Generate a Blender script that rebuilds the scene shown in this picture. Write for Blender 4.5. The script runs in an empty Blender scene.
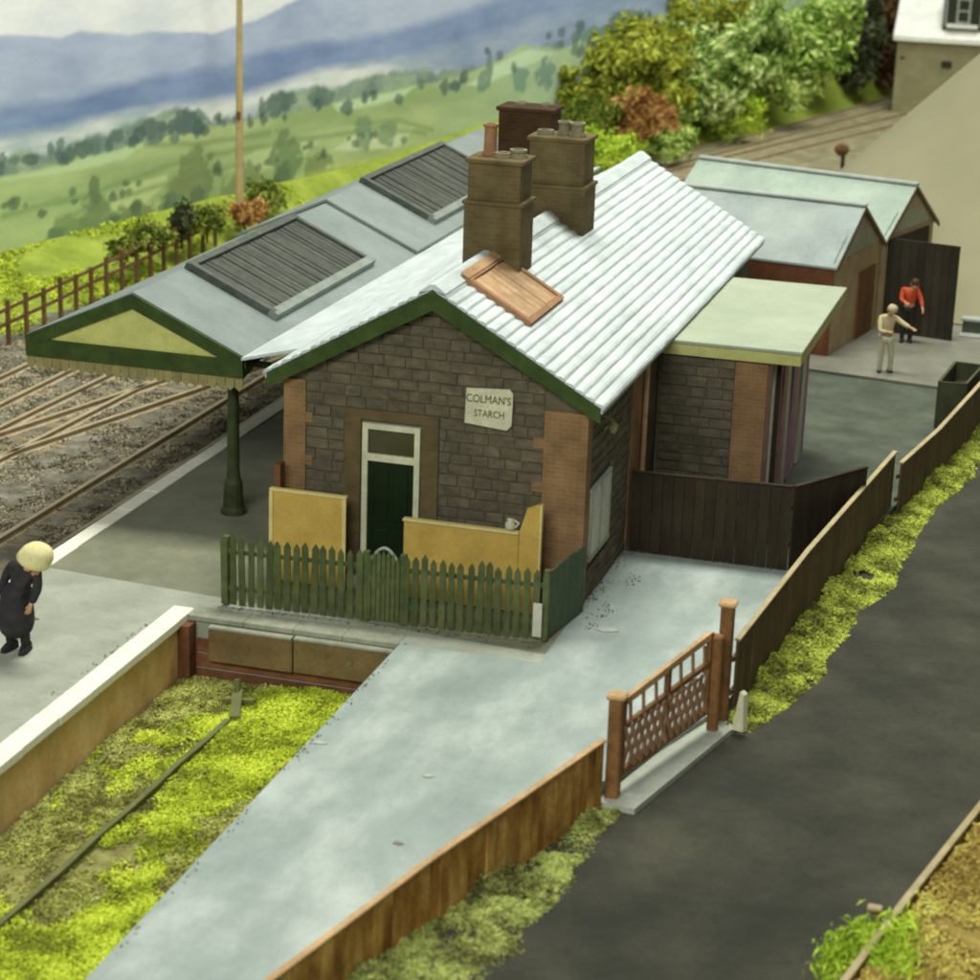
import bpy, bmesh, math, random
import numpy as np
from mathutils import Vector, Matrix
random.seed(7); RNG = np.random.default_rng(7)
scene = bpy.context.scene
COL = scene.collection

# ------------------------------------------------------------------ camera
CAM = Vector((15.145, -39.075, 14.899))
yaw, pit, rol = -0.27416, 0.30401, 0.0346
fw = Vector((math.sin(yaw)*math.cos(pit), math.cos(yaw)*math.cos(pit), -math.sin(pit)))
r0 = Vector((math.cos(yaw), -math.sin(yaw), 0)); u0 = r0.cross(fw)
rr = math.cos(rol)*r0 + math.sin(rol)*u0; uu = -math.sin(rol)*r0 + math.cos(rol)*u0
cd = bpy.data.cameras.new('camera'); cam = bpy.data.objects.new('camera', cd); COL.objects.link(cam)
mw = Matrix((rr, uu, -fw)).transposed().to_4x4(); mw.translation = CAM; cam.matrix_world = mw
cd.sensor_width = 36; cd.lens = 2234.3/980*36; cd.clip_end = 500; cd.clip_start = 0.5
cd.dof.use_dof = True; cd.dof.focus_distance = 46; cd.dof.aperture_fstop = 0.6
scene.camera = cam
scene.cycles.filter_width = 2.0

# ------------------------------------------------------------------ world, hall ceiling lamp and added fill lamps
w = bpy.data.worlds.new('World'); scene.world = w; w.use_nodes = True
bg = w.node_tree.nodes['Background']; bg.inputs[0].default_value = (0.97, 1.0, 0.9, 1); bg.inputs[1].default_value = 0.17
def area(name, loc, target, sx, sy, power, col):
    l = bpy.data.lights.new(name, 'AREA'); l.shape = 'RECTANGLE'; l.size = sx; l.size_y = sy; l.energy = power; l.color = col
    o = bpy.data.objects.new(name, l); COL.objects.link(o); o.location = loc
    o.rotation_euler = (Vector(target)-Vector(loc)).to_track_quat('-Z', 'Y').to_euler(); return o
area('overhead_lamp', (2, 18, 50), (2, 4, 0), 22, 13, 28500, (0.985, 1.0, 0.89))
area('front_fill_lamp', (4, -62, 40), (-8, 30, 2), 34, 18, 26000, (0.98, 1.0, 0.93))  # fill added behind the camera to brighten the backdrop, not a real window
area('overhead_lamp', (10, 66, 46), (-6, 66, 0), 34, 18, 19000, (0.985, 1.0, 0.92))  # second overhead lamp, added to brighten far bushes, house roof and backdrop
vs = scene.view_settings; vs.view_transform = 'Standard'; vs.look = 'None'; vs.exposure = 0.0; vs.gamma = 1.0

# ------------------------------------------------------------------ helpers
def S(r, g, b):
    f = lambda c: (c/255/12.92) if c/255 <= 0.04045 else ((c/255+0.055)/1.055)**2.4
    return (f(r), f(g), f(b), 1)
MATS = {}
def nm_leaf(n): return n.startswith('leaf') or n == 'ballast_stone'
def M(name, c1, c2=None, scale=4.0, rough=0.75, bump=0.0, bscale=None, stretch=(1, 1, 1), spec=0.25, objrand=0.0, island=False, c3=None, detail=5.0, dist=0.02, grime=0.13):
    """noise-mixed principled material"""
    m = bpy.data.materials.new(name); m.use_nodes = True; nt = m.node_tree; n = nt.nodes; L = nt.links
    p = n['Principled BSDF']; p.inputs['Roughness'].default_value = rough; p.inputs['Specular IOR Level'].default_value = spec
    tc = n.new('ShaderNodeTexCoord'); mp = n.new('ShaderNodeMapping'); mp.inputs['Scale'].default_value = stretch
    L.new(tc.outputs['Object'], mp.inputs['Vector'])
    vec = mp.outputs['Vector']
    if objrand:
        oi = n.new('ShaderNodeObjectInfo'); ad = n.new('ShaderNodeVectorMath'); ad.operation = 'ADD'
        mu = n.new('ShaderNodeMath'); mu.operation = 'MULTIPLY'; mu.inputs[1].default_value = 37.0
        L.new(oi.outputs['Random'], mu.inputs[0]); L.new(vec, ad.inputs[0]); L.new(mu.outputs[0], ad.inputs[1]); vec = ad.outputs[0]
    nz = n.new('ShaderNodeTexNoise'); nz.inputs['Scale'].default_value = scale; nz.inputs['Detail'].default_value = detail; nz.inputs['Roughness'].default_value = 0.62
    L.new(vec, nz.inputs['Vector'])
    cr = n.new('ShaderNodeValToRGB'); e = cr.color_ramp.elements
    e[0].position = 0.32; e[1].position = 0.68; e[0].color = c1; e[1].color = c2 or c1
    if c3: k = e.new(0.5); k.color = c3
    L.new(nz.outputs['Fac'], cr.inputs['Fac'])
    out = cr.outputs['Color']
    if island:
        ge = n.new('ShaderNodeNewGeometry')
        mm = n.new('ShaderNodeMath'); mm.operation = 'MULTIPLY_ADD'; mm.inputs[1].default_value = 0.38 if nm_leaf(name) else 0.24
        m2 = n.new('ShaderNodeMath'); m2.operation = 'MULTIPLY_ADD'; m2.inputs[1].default_value = 1.5; m2.inputs[2].default_value = -0.42 if nm_leaf(name) else -0.36
        L.new(ge.outputs['Random Per Island'], mm.inputs[0]); L.new(nz.outputs['Fac'], m2.inputs[0]); L.new(m2.outputs[0], mm.inputs[2])
        L.new(mm.outputs[0], cr.inputs['Fac'])
    if objrand:
        hs = n.new('ShaderNodeHueSaturation'); mr = n.new('ShaderNodeMapRange')
        mr.inputs['To Min'].default_value = 1-objrand; mr.inputs['To Max'].default_value = 1+objrand
        L.new(oi.outputs['Random'], mr.inputs['Value']); L.new(mr.outputs['Result'], hs.inputs['Value']); L.new(out, hs.inputs['Color']); out = hs.outputs['Color']
    if not island and grime:
        tcw = n.new('ShaderNodeNewGeometry')
        for sc_, lo_, hi_, a_, b_ in ((0.9, .38, .62, 1-grime, 1+grime*.35), (23.0, .36, .60, 1-grime*.9, 1+grime*.25), (5.5, .30, .46, 1-grime*1.1, 1.0)):
            g_ = n.new('ShaderNodeTexNoise'); g_.inputs['Scale'].default_value = sc_; g_.inputs['Detail'].default_value = 7; g_.inputs['Roughness'].default_value = .68; L.new(tcw.outputs['Position'], g_.inputs['Vector'])
            q_ = n.new('ShaderNodeMapRange'); q_.inputs['From Min'].default_value = lo_; q_.inputs['From Max'].default_value = hi_; q_.inputs['To Min'].default_value = a_; q_.inputs['To Max'].default_value = b_; L.new(g_.outputs['Fac'], q_.inputs['Value'])
            x_ = n.new('ShaderNodeMix'); x_.data_type = 'RGBA'; x_.blend_type = 'MULTIPLY'; x_.inputs['Factor'].default_value = 1; L.new(out, x_.inputs['A']); L.new(q_.outputs['Result'], x_.inputs['B']); out = x_.outputs['Result']
    L.new(out, p.inputs['Base Color'])
    if bump:
        b = n.new('ShaderNodeBump'); b.inputs['Strength'].default_value = bump; b.inputs['Distance'].default_value = dist
        nb = n.new('ShaderNodeTexNoise'); nb.inputs['Scale'].default_value = bscale or scale*4; nb.inputs['Detail'].default_value = 6
        L.new(vec, nb.inputs['Vector']); L.new(nb.outputs['Fac'], b.inputs['Height']); L.new(b.outputs['Normal'], p.inputs['Normal'])
    MATS[name] = m; return m
def brick_mat(name, c1, c2, mortar, scale=1.0, axis='Y'):
    m = bpy.data.materials.new(name); m.use_nodes = True; nt = m.node_tree; n = nt.nodes; L = nt.links
    p = n['Principled BSDF']; p.inputs['Roughness'].default_value = 0.85; p.inputs['Specular IOR Level'].default_value = 0.15
    tc = n.new('ShaderNodeTexCoord'); sp = n.new('ShaderNodeSeparateXYZ'); ad = n.new('ShaderNodeMath'); cb = n.new('ShaderNodeCombineXYZ')
    L.new(tc.outputs['Object'], sp.inputs[0]); L.new(sp.outputs['X'], ad.inputs[0]); L.new(sp.outputs['Y'], ad.inputs[1]); L.new(ad.outputs[0], cb.inputs['X']); L.new(sp.outputs['Z'], cb.inputs['Y'])
    br = n.new('ShaderNodeTexBrick'); br.inputs['Scale'].default_value = scale; br.inputs['Brick Width'].default_value = 0.24; br.inputs['Row Height'].default_value = 0.085
    br.inputs['Mortar Size'].default_value = 0.009; br.inputs['Color1'].default_value = c1; br.inputs['Color2'].default_value = c2; br.inputs['Mortar'].default_value = mortar
    L.new(cb.outputs[0], br.inputs['Vector'])
    nz = n.new('ShaderNodeTexNoise'); nz.inputs['Scale'].default_value = 2.2; nz.inputs['Detail'].default_value = 6; L.new(tc.outputs['Object'], nz.inputs['Vector'])
    mx = n.new('ShaderNodeMix'); mx.data_type = 'RGBA'; mx.blend_type = 'MULTIPLY'; mx.inputs['Factor'].default_value = 0.7
    cr = n.new('ShaderNodeValToRGB'); cr.color_ramp.elements[0].position = 0.3; cr.color_ramp.elements[0].color = (.55, .55, .5, 1); cr.color_ramp.elements[1].position = 0.7; cr.color_ramp.elements[1].color = (1.2, 1.15, 1.05, 1)
    L.new(nz.outputs['Fac'], cr.inputs['Fac']); L.new(br.outputs['Color'], mx.inputs['A']); L.new(cr.outputs['Color'], mx.inputs['B']); L.new(mx.outputs['Result'], p.inputs['Base Color'])
    b = n.new('ShaderNodeBump'); b.inputs['Strength'].default_value = 0.5; b.inputs['Distance'].default_value = 0.01; b.invert = True
    L.new(br.outputs['Fac'], b.inputs['Height']); L.new(b.outputs['Normal'], p.inputs['Normal'])
    MATS[name] = m; return m

OFF = {}
def offs(o):
    return OFF.get(o.name, Vector((0, 0, 0))) if o else Vector((0, 0, 0))
def props(o, label=None, cat=None, group=None, kind=None):
    if label: o['label'] = label
    if cat: o['category'] = cat
    if group: o['group'] = group
    if kind: o['kind'] = kind
    return o
def thing(name, label, cat, loc=(0, 0, 0), rotz=0, group=None):
    o = bpy.data.objects.new(name, None); COL.objects.link(o); o.location = loc; o.rotation_euler = (0, 0, rotz); o.empty_display_size = 0.2
    OFF[o.name] = Vector(loc) if rotz == 0 else Vector((0, 0, 0))
    return props(o, label, cat, group)
class MB:
    def __init__(s): s.v = []; s.f = []
    def add(s, vs, fs):
        k = len(s.v); s.v += [tuple(x) for x in vs]; s.f += [tuple(i+k for i in f) for f in fs]; return s
    def box(s, x0, x1, y0, y1, z0, z1):
        return s.add([(x, y, z) for z in (z0, z1) for y in (y0, y1) for x in (x0, x1)], [(0, 2, 3, 1), (4, 5, 7, 6), (0, 1, 5, 4), (2, 6, 7, 3), (0, 4, 6, 2), (1, 3, 7, 5)])
    def cbox(s, x0, x1, y0, y1, z0, z1, b=0.02):
        """box with chamfered edges"""
        bm = bmesh.new(); bmesh.ops.create_cube(bm, size=1)
        for v in bm.verts: v.co = Vector(((x0+x1)/2+v.co.x*(x1-x0), (y0+y1)/2+v.co.y*(y1-y0), (z0+z1)/2+v.co.z*(z1-z0)))
        bmesh.ops.bevel(bm, geom=bm.edges[:], offset=b, segments=1, affect='EDGES')
        bm.verts.ensure_lookup_table(); s.add([v.co for v in bm.verts], [[v.index for v in f.verts] for f in bm.faces]); bm.free(); return s
    def beam(s, a, b, wd, h, up=(0, 0, 1)):
        """rectangular bar from a to b, wd wide, h high"""
        a, b = Vector(a), Vector(b); d = (b-a).normalized(); u = Vector(up); x = d.cross(u).normalized(); u = x.cross(d)
        vs = [p + x*(i*wd/2) + u*(j*h/2) for p in (a, b) for j in (-1, 1) for i in (-1, 1)]
        return s.add(vs, [(0, 2, 3, 1), (4, 5, 7, 6), (0, 1, 5, 4), (2, 6, 7, 3), (0, 4, 6, 2), (1, 3, 7, 5)])
    def tube(s, a, b, ra, rb=None, n=12, cap=True):
        a, b = Vector(a), Vector(b); rb = ra if rb is None else rb; d = (b-a).normalized()
        x = d.orthogonal().normalized(); y = d.cross(x)
        ring = lambda c, r: [c + (x*math.cos(2*math.pi*i/n)+y*math.sin(2*math.pi*i/n))*r for i in range(n)]
        fs = [(i, (i+1) % n, n+(i+1) % n, n+i) for i in range(n)]
        if cap: fs += [tuple(range(n))[::-1], tuple(range(n, 2*n))]
        return s.add(ring(a, ra)+ring(b, rb), fs)
    def lathe(s, c, prof, n=16):
        c = Vector(c); k = len(prof); vs = []
        for r, z in prof: vs += [c+Vector((r*math.cos(2*math.pi*i/n), r*math.sin(2*math.pi*i/n), z)) for i in range(n)]
        fs = [(j*n+i, j*n+(i+1) % n, (j+1)*n+(i+1) % n, (j+1)*n+i) for j in range(k-1) for i in range(n)]
        fs += [tuple(range(n))[::-1], tuple(range((k-1)*n, k*n))]
        return s.add(vs, fs)
    def prism(s, poly, ext):
        """planar polygon (3D points) extruded along vector ext"""
        e = Vector(ext); n = len(poly); p = [Vector(q) for q in poly]
        fs = [tuple(range(n))[::-1], tuple(range(n, 2*n))] + [(i, (i+1) % n, n+(i+1) % n, n+i) for i in range(n)]
        return s.add(p+[q+e for q in p], fs)
    def slab(s, poly, z0, z1):
        return s.prism([(x, y, z0) for x, y in poly], (0, 0, z1-z0))
    def mesh(s, name, off=Vector((0, 0, 0))):
        me = bpy.data.meshes.new(name); me.from_pydata([tuple(Vector(v)-off) for v in s.v], [], s.f)
        bm = bmesh.new(); bm.from_mesh(me); bmesh.ops.recalc_face_normals(bm, faces=bm.faces[:]); bm.to_mesh(me); bm.free(); return me
    def build(s, name, mat, parent=None, smooth=False, local=False, **pk):
        off = Vector((0, 0, 0)) if local else offs(parent)
        me = s.mesh(name, off); return link(name, me, mat, parent, smooth, **pk)
def link(name, me, mat, parent=None, smooth=False, **pk):
    if mat is not None and not me.materials: me.materials.append(MATS[mat] if isinstance(mat, str) else mat)
    if smooth:
        for p in me.polygons: p.use_smooth = True
    o = bpy.data.objects.new(name, me); COL.objects.link(o)
    if parent: o.parent = parent; OFF[o.name] = offs(parent)
    return props(o, **pk)
def place(name, me, parent, loc, rot=(0, 0, 0), scale=(1, 1, 1)):
    o = bpy.data.objects.new(name, me); COL.objects.link(o); o.parent = parent
    o.location = Vector(loc)-offs(parent); o.rotation_euler = rot; o.scale = scale; return o
def vnoise(x, y, seed=0):
    """smooth value noise, numpy arrays"""
    g = np.random.default_rng(seed).random((256, 256)); xi = np.floor(x).astype(int); yi = np.floor(y).astype(int); fx = x-xi; fy = y-yi
    fx = fx*fx*(3-2*fx); fy = fy*fy*(3-2*fy); a = lambda i, j: g[(xi+i) % 256, (yi+j) % 256]
    return (a(0, 0)*(1-fx)+a(1, 0)*fx)*(1-fy)+(a(0, 1)*(1-fx)+a(1, 1)*fx)*fy
def fbm(x, y, seed=0, o=4):
    t = 0; amp = .5
    for k in range(o): t = t+amp*vnoise(x*2**k, y*2**k, seed+k); amp *= .5
    return t/(1-.5**o)

# ------------------------------------------------------------------ materials
M('platform_dark', S(126, 127, 106), S(144, 144, 122), 1.1, 0.8, 0.15, 40, c3=S(134, 135, 113))
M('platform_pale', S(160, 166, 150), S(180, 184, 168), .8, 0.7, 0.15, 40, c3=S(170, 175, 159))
M('path_concrete', S(144, 158, 153), S(196, 205, 199), 0.5, 0.44, 0.2, 30, c3=S(163, 176, 170), spec=0.42, grime=.1, stretch=(1.3, .55, 1))
M('coping_white', S(246, 245, 222), S(252, 251, 236), 3, 0.7, 0.1, 30, grime=.05)
M('coping_grey', S(150, 154, 134), S(176, 177, 156), 3, 0.8, 0.2, 30, grime=.2)
M('pot_grey', S(136, 130, 104), S(166, 158, 128), 4, 0.85, 0.3, 20, grime=.25)
M('yard_dark', S(74, 84, 70), S(100, 106, 90), 0.8, 0.85, 0.25, 20, grime=.2)
M('yard_pale', S(120, 120, 106), S(138, 136, 122), 0.8, 0.8, 0.15, 20)
M('asphalt', S(54, 55, 46), S(80, 79, 65), 0.4, 0.9, 0.5, 45, c3=S(66, 66, 55), grime=.2)
M('ballast', S(106, 103, 90), S(156, 151, 134), 2.4, 0.95, 1.0, 12, c3=S(130, 125, 109), dist=0.06, grime=.22)
M('ballast_stone', S(84, 78, 62), S(186, 176, 148), 1.2, 0.95, island=True, c3=S(132, 124, 102), spec=.1)
M('bay_soil', S(122, 112, 66), S(182, 180, 110), 2.4, 0.95, 0.9, 14, dist=0.06, c3=S(152, 148, 84), grime=.22)
M('bay_wall', S(224, 182, 118), S(244, 212, 154), 1.2, 0.85, 0.3, 12, stretch=(1, 1, .6), grime=.16)
M('bay_end', S(112, 70, 48), S(150, 100, 66), 2.5, 0.85, 0.3, 14)
M('bay_end_dark', S(98, 62, 42), S(130, 86, 58), 2.5, 0.85, 0.3, 14)
M('beam_wood', S(116, 96, 62), S(140, 118, 80), 2, 0.8, 0.3, 18, stretch=(.3, 1, 1), grime=.2)
M('stone_mortar', S(96, 91, 74), S(114, 107, 88), 2, 0.95, 0.4, 25)
M('stone', S(90, 85, 70), S(120, 110, 90), 1.2, 0.9, 0.5, 18, objrand=0.12, c3=S(105, 97, 79), grime=.2)
brick_mat('brick_quoin', S(148, 116, 82), S(140, 108, 76), S(150, 128, 98))
brick_mat('brick_dull', S(110, 94, 68), S(102, 88, 62), S(108, 96, 72))
brick_mat('brick_chimney', S(112, 99, 68), S(102, 90, 60), S(112, 101, 74))
brick_mat('brick_chimney_dark', S(76, 54, 34), S(64, 46, 28), S(74, 58, 40))
M('roof_white', S(190, 200, 201), S(220, 227, 226), 1.8, 0.45, 0.25, 12, objrand=0.05, c3=S(206, 215, 215), stretch=(1, .35, 1), spec=0.4, grime=.11)
M('roof_canopy', S(120, 131, 128), S(138, 148, 144), 0.7, 0.55, 0.12, 20, spec=0.3, grime=.1)
M('roof_ext', S(162, 172, 148), S(176, 184, 160), 0.6, 0.6, 0.06, 20, grime=.08)
M('fascia_yellow', S(190, 190, 116), S(206, 204, 132), 2, 0.6)
M('green_barge', S(50, 68, 28), S(72, 90, 42), 2.5, 0.6, 0.2, 20)
M('green_fence', S(70, 84, 50), S(100, 108, 66), 3, 0.7, 0.2, 25, objrand=0.16)
M('green_panel', S(74, 90, 68), S(94, 108, 82), 3, 0.7, 0.2, 25, objrand=0.1)
M('post_green', S(48, 58, 34), S(70, 80, 48), 3, 0.55, 0.1, 20)
M('glaze_lime', S(196, 200, 112), S(212, 214, 130), 0.8, 0.35, spec=0.5)
M('valance', S(142, 134, 86), S(162, 154, 102), 2, 0.6, objrand=0.1)
M('frame_cream', S(206, 206, 172), S(224, 222, 192), 4, 0.6, 0.1)
M('door_green', S(16, 32, 12), S(26, 44, 18), 2, 0.45)
M('glass_dark', S(52, 54, 30), S(70, 66, 36), 2, 0.2, spec=0.6)
M('sign_enamel', S(206, 204, 172), S(226, 222, 190), 5, 0.4)
M('sign_ink', S(86, 80, 44), S(110, 100, 58), 8, 0.6)
M('ochre', S(206, 172, 82), S(222, 188, 100), 1.5, 0.7, 0.1, 20)
M('ochre_edge', S(232, 214, 140), S(238, 222, 152), 1.5, 0.7)
M('brown_timber', S(180, 142, 104), S(206, 172, 132), 3, 0.75, 0.3, 22, stretch=(1, .3, 1), objrand=0.1)
M('brown_timber_dark', S(150, 110, 78), S(172, 130, 94), 3, 0.75, 0.3, 22)
M('louvre', S(56, 61, 52), S(84, 88, 76), 5, 0.5, 0.4, 26, objrand=0.2, grime=.25)
M('louvre_frame', S(70, 76, 68), S(96, 101, 92), 4, 0.6, 0.2)
M('frame_light', S(160, 168, 160), S(178, 184, 176), 3, 0.6)
M('louvre_sill', S(124, 132, 124), S(142, 149, 141), 3, 0.6)
M('rail', S(166, 150, 118), S(188, 170, 136), 3, 0.5, 0.1, spec=0.4)
M('rail_bay', S(104, 108, 62), S(126, 126, 78), 3, 0.7, 0.1)
M('sleeper', S(128, 114, 88), S(156, 142, 110), 4, 0.95, 0.4, 25, objrand=0.12)
M('rust_plank', S(128, 82, 36), S(226, 184, 104), 1.5, 0.85, 0.5, 14, stretch=(1, 1, .5), objrand=0.05, c3=S(186, 138, 68), grime=.28)
M('straw_plank', S(140, 112, 58), S(190, 172, 96), 1.4, 0.9, 0.5, 12, stretch=(.5, 1.6, 1), objrand=0.08, c3=S(168, 142, 76), spec=.05, grime=.25)
M('dark_plank', S(92, 78, 54), S(116, 99, 70), 1.6, 0.85, 0.35, 18, stretch=(1, 1, .3), objrand=0.05)
M('darker_plank', S(50, 42, 30), S(66, 56, 40), 2.4, 0.85, 0.35, 18, stretch=(1, 1, .3), objrand=0.1)
M('plank_rail', S(176, 160, 120), S(196, 180, 142), 2.4, 0.85, 0.2)
M('gate_wood', S(126, 88, 50), S(158, 116, 70), 3, 0.8, 0.4, 20, objrand=0.1, grime=.25)
M('gate_wood_pale', S(196, 156, 106), S(218, 182, 134), 3, 0.75, 0.3, 20, grime=.2)
M('gate_lattice', S(166, 130, 100), S(192, 156, 124), 3, 0.75, 0.2, 20, objrand=0.1)
M('threshold', S(176, 182, 168), S(192, 196, 182), 2, 0.8, 0.2)
M('fence_brown', S(104, 76, 46), S(128, 98, 62), 3, 0.85, 0.3, objrand=0.12)
M('pole', S(186, 164, 112), S(202, 182, 132), 2, 0.7, 0.1)
M('shed_roof', S(160, 178, 164), S(176, 190, 176), 0.8, 0.6, 0.08, 16)
M('shed_roof_blue', S(150, 162, 160), S(168, 178, 172), 0.8, 0.6, 0.08, 16)
M('shed_wall', S(164, 142, 106), S(184, 162, 126), 1.5, 0.85, 0.2, 12, objrand=0.05)
M('shed_gable', S(176, 156, 132), S(190, 170, 146), 1.5, 0.85, 0.2)
M('shed_gable_grey', S(160, 164, 138), S(172, 174, 150), 1.5, 0.85, 0.2)
M('shed_brick', S(120, 74, 52), S(140, 92, 66), 4, 0.9, 0.3)
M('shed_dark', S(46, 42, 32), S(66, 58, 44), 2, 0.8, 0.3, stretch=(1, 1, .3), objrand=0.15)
M('door_brown', S(104, 72, 42), S(128, 90, 54), 2, 0.8, 0.3, stretch=(1, 1, .3))
M('plaster_beige', S(140, 137, 108), S(154, 149, 120), 0.12, 0.95, 0.0, detail=2, grime=.03)
M('house_wall', S(150, 146, 112), S(164, 158, 122), 0.6, 0.9, 0.1)
M('house_roof', S(246, 248, 236), S(250, 250, 242), 0.6, 0.7)
M('window_dark', S(44, 48, 34), S(62, 66, 48), 1.5, 0.3)
M('pink_board', S(176, 136, 132), S(196, 160, 152), 4, 0.8, 0.2, objrand=0.1)
M('mauve_board', S(160, 124, 146), S(188, 152, 168), 4, 0.8, 0.2)
M('poster', S(196, 194, 176), S(214, 212, 194), 2, 0.7)
M('bunker_green', S(62, 66, 44), S(86, 88, 62), 2, 0.85, 0.3)
M('coat_dark', S(46, 44, 46), S(62, 60, 62), 5, 0.85, 0.2)
M('trousers_dark', S(44, 40, 40), S(58, 54, 52), 5, 0.85, 0.2)
M('hat_cream', S(238, 226, 160), S(246, 238, 184), 5, 0.7, 0.1)
M('skin', S(206, 160, 124), S(216, 172, 138), 6, 0.6)
M('coat_pale', S(196, 178, 134), S(214, 198, 158), 5, 0.8, 0.2)
M('trousers_pale', S(196, 190, 160), S(212, 206, 178), 5, 0.8, 0.2)
M('shirt_red', S(196, 76, 44), S(216, 96, 58), 5, 0.8, 0.2)
M('hair_brown', S(70, 48, 28), S(90, 64, 40), 8, 0.8)
M('foam_lime', S(136, 146, 50), S(222, 234, 84), 1.3, 0.95, island=True, c3=S(190, 206, 62), spec=0.05)
M('foam_olive', S(116, 112, 60), S(200, 204, 116), 2.2, 0.95, island=True, c3=S(160, 164, 82), spec=0.05)
M('foam_verge', S(96, 90, 54), S(184, 194, 112), 1.5, 0.95, island=True, c3=S(140, 148, 80), spec=0.05)
M('foam_straw', S(168, 146, 76), S(222, 216, 116), 1.0, 0.95, island=True, c3=S(206, 186, 100), spec=0.05)
M('foam_roadside', S(96, 98, 50), S(196, 206, 92), 1.5, 0.95, island=True, c3=S(146, 158, 66), spec=0.05)
M('bank_grass', S(132, 148, 62), S(172, 184, 82), 0.5, 0.95, 0.6, 8, c3=S(152, 168, 70), dist=0.08, spec=0.05)
for nm, a, b, c in (('leaf_green', (84, 116, 42), (222, 238, 146), (158, 194, 82)), ('leaf_pale', (94, 126, 52), (232, 244, 174), (172, 204, 102)),
                    ('leaf_olive', (108, 116, 40), (210, 214, 94), (166, 174, 62)), ('leaf_orange', (132, 92, 50), (222, 180, 116), (186, 140, 80)),
                    ('leaf_lime', (140, 170, 46), (226, 242, 104), (194, 222, 70)), ('leaf_dark', (46, 54, 34), (112, 118, 84), (74, 84, 54)),
                    ('leaf_brown', (70, 50, 32), (142, 108, 78), (104, 78, 54)), ('leaf_hedge', (68, 88, 32), (166, 172, 84), (118, 134, 52))):
    M(nm, S(*a), S(*b), 0.8, 0.9, island=True, c3=S(*c), spec=0.08)
M('stem', S(84, 62, 38), S(110, 84, 54), 5, 0.9)

# ------------------------------------------------------------------ setting: ground, platform, path, road
MB().slab([(-60, -30), (40, -30), (40, 130), (-60, 130)], -1.6, -1.45).build('baseboard', 'bay_soil', kind='structure')
def heightgrid(name, x0, x1, y0, y1, nx, ny, fn, mat, smooth=True, **pk):
    xs = np.linspace(x0, x1, nx); ys = np.linspace(y0, y1, ny); X, Y = np.meshgrid(xs, ys); Z = fn(X, Y)
    v = np.stack([X.ravel(), Y.ravel(), Z.ravel()], 1); i = np.arange((nx-1)*(ny-1)); r = i//(nx-1); c = i % (nx-1); k = r*nx+c
    me = bpy.data.meshes.new(name); me.from_pydata(v.tolist(), [], np.stack([k, k+1, k+nx+1, k+nx], 1).tolist())
    return link(name, me, mat, None, smooth, **pk)
heightgrid('track_bed', -27, -4.6, -16, 100, 120, 500, lambda X, Y: -1.0+.05*fbm(X*1.7, Y*1.7, 3)+.03*fbm(X*6, Y*6, 9), 'ballast', kind='structure')
M('ballast_sandy', S(132, 126, 98), S(176, 168, 132), 1.2, 0.95, 1.0, 10, c3=S(154, 147, 114), dist=.06, grime=.15)
heightgrid('track_bed', -4.6, 12, 41, 100, 80, 240, lambda X, Y: -1.0+.05*fbm(X*1.7, Y*1.7, 3)+.03*fbm(X*6, Y*6, 9), 'ballast_sandy', kind='structure')
heightgrid('track_bed', -9, -4.6, 48, 62, 40, 80, lambda X, Y: -.975+.05*fbm(X*1.7, Y*1.7, 3)+.03*fbm(X*6, Y*6, 9), 'ballast_sandy', kind='structure')
heightgrid('bay_ground', -0.8, 3.4, -16.5, -2.9, 60, 150, lambda X, Y: -1.28+.12*fbm(X*1.1, Y*1.1, 5)+.04*fbm(X*5, Y*5, 6), 'bay_soil', kind='structure')

plat = MB().slab([(-4.38, -1.55), (6.0, -2.5), (6.0, 40.5), (-4.38, 40.5)], -1.5, 0).build('platform', 'platform_dark', kind='structure')
MB().slab([(-4.38, -17), (-1.2, -17), (-1.2, -2.94), (6, -2.94), (6.0, -2.5), (-4.38, -1.55)], -1.5, -.003).build('platform_front', 'platform_pale', plat)  # paler front part of the platform, split off along a slanted line
# white edge stones, one slab each
def slabs(parent, name, mat, x0, x1, ya, yb, step, z0, z1):
    y = ya
    while y < yb-.05:
        e = min(y+step*random.uniform(.93, 1.07), yb)
        if yb-e < .3*step: e = yb
        MB().cbox(x0+random.uniform(-.008, .008), x1+random.uniform(-.008, .008), y+.004, e-.004, z0, z1+random.uniform(-.004, .004), .012).build(name, mat, parent)
        y = e
slabs(plat, 'edge_stone', 'coping_white', -4.74, -4.38, -17, 40.5, 1.3, -.16, .022)
slabs(plat, 'edge_stone', 'coping_white', -1.2, -.78, -17, -2.66, 1.25, -.13, .03)
MB().box(-4.62, -4.385, -17, 40.5, -1.5, -.165).build('edge_wall', 'bay_end', plat)
MB().box(-1.198, -.86, -17, -2.95, -1.5, -.135).build('bay_wall', 'bay_wall', plat)
bay = MB().box(-.855, 3.38, -2.936, -2.66, -1.5, -.10).build('bay_end_wall', 'bay_end', plat)
x = -.76
while x < 3.3:
    e = min(x+random.uniform(.8, 1.1), 3.38); MB().cbox(x+.004, e-.004, -3.0, -2.5, -.095, .012, .012).build('coping_stone', 'coping_grey', plat); x = e
for zz in (-.42, -.72, -1.02):   # brick courses of the bay end
    MB().cbox(-.85, 3.38, -2.985, -2.94, zz-.28, zz-.015, .012).build('wall_course', 'bay_end' if zz > -.9 else 'bay_end_dark', plat)
MB().box(-.85, -.62, -3.3, -2.99, -1.4, -.11).build('corner_pier', 'bay_end_dark', plat)

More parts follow.
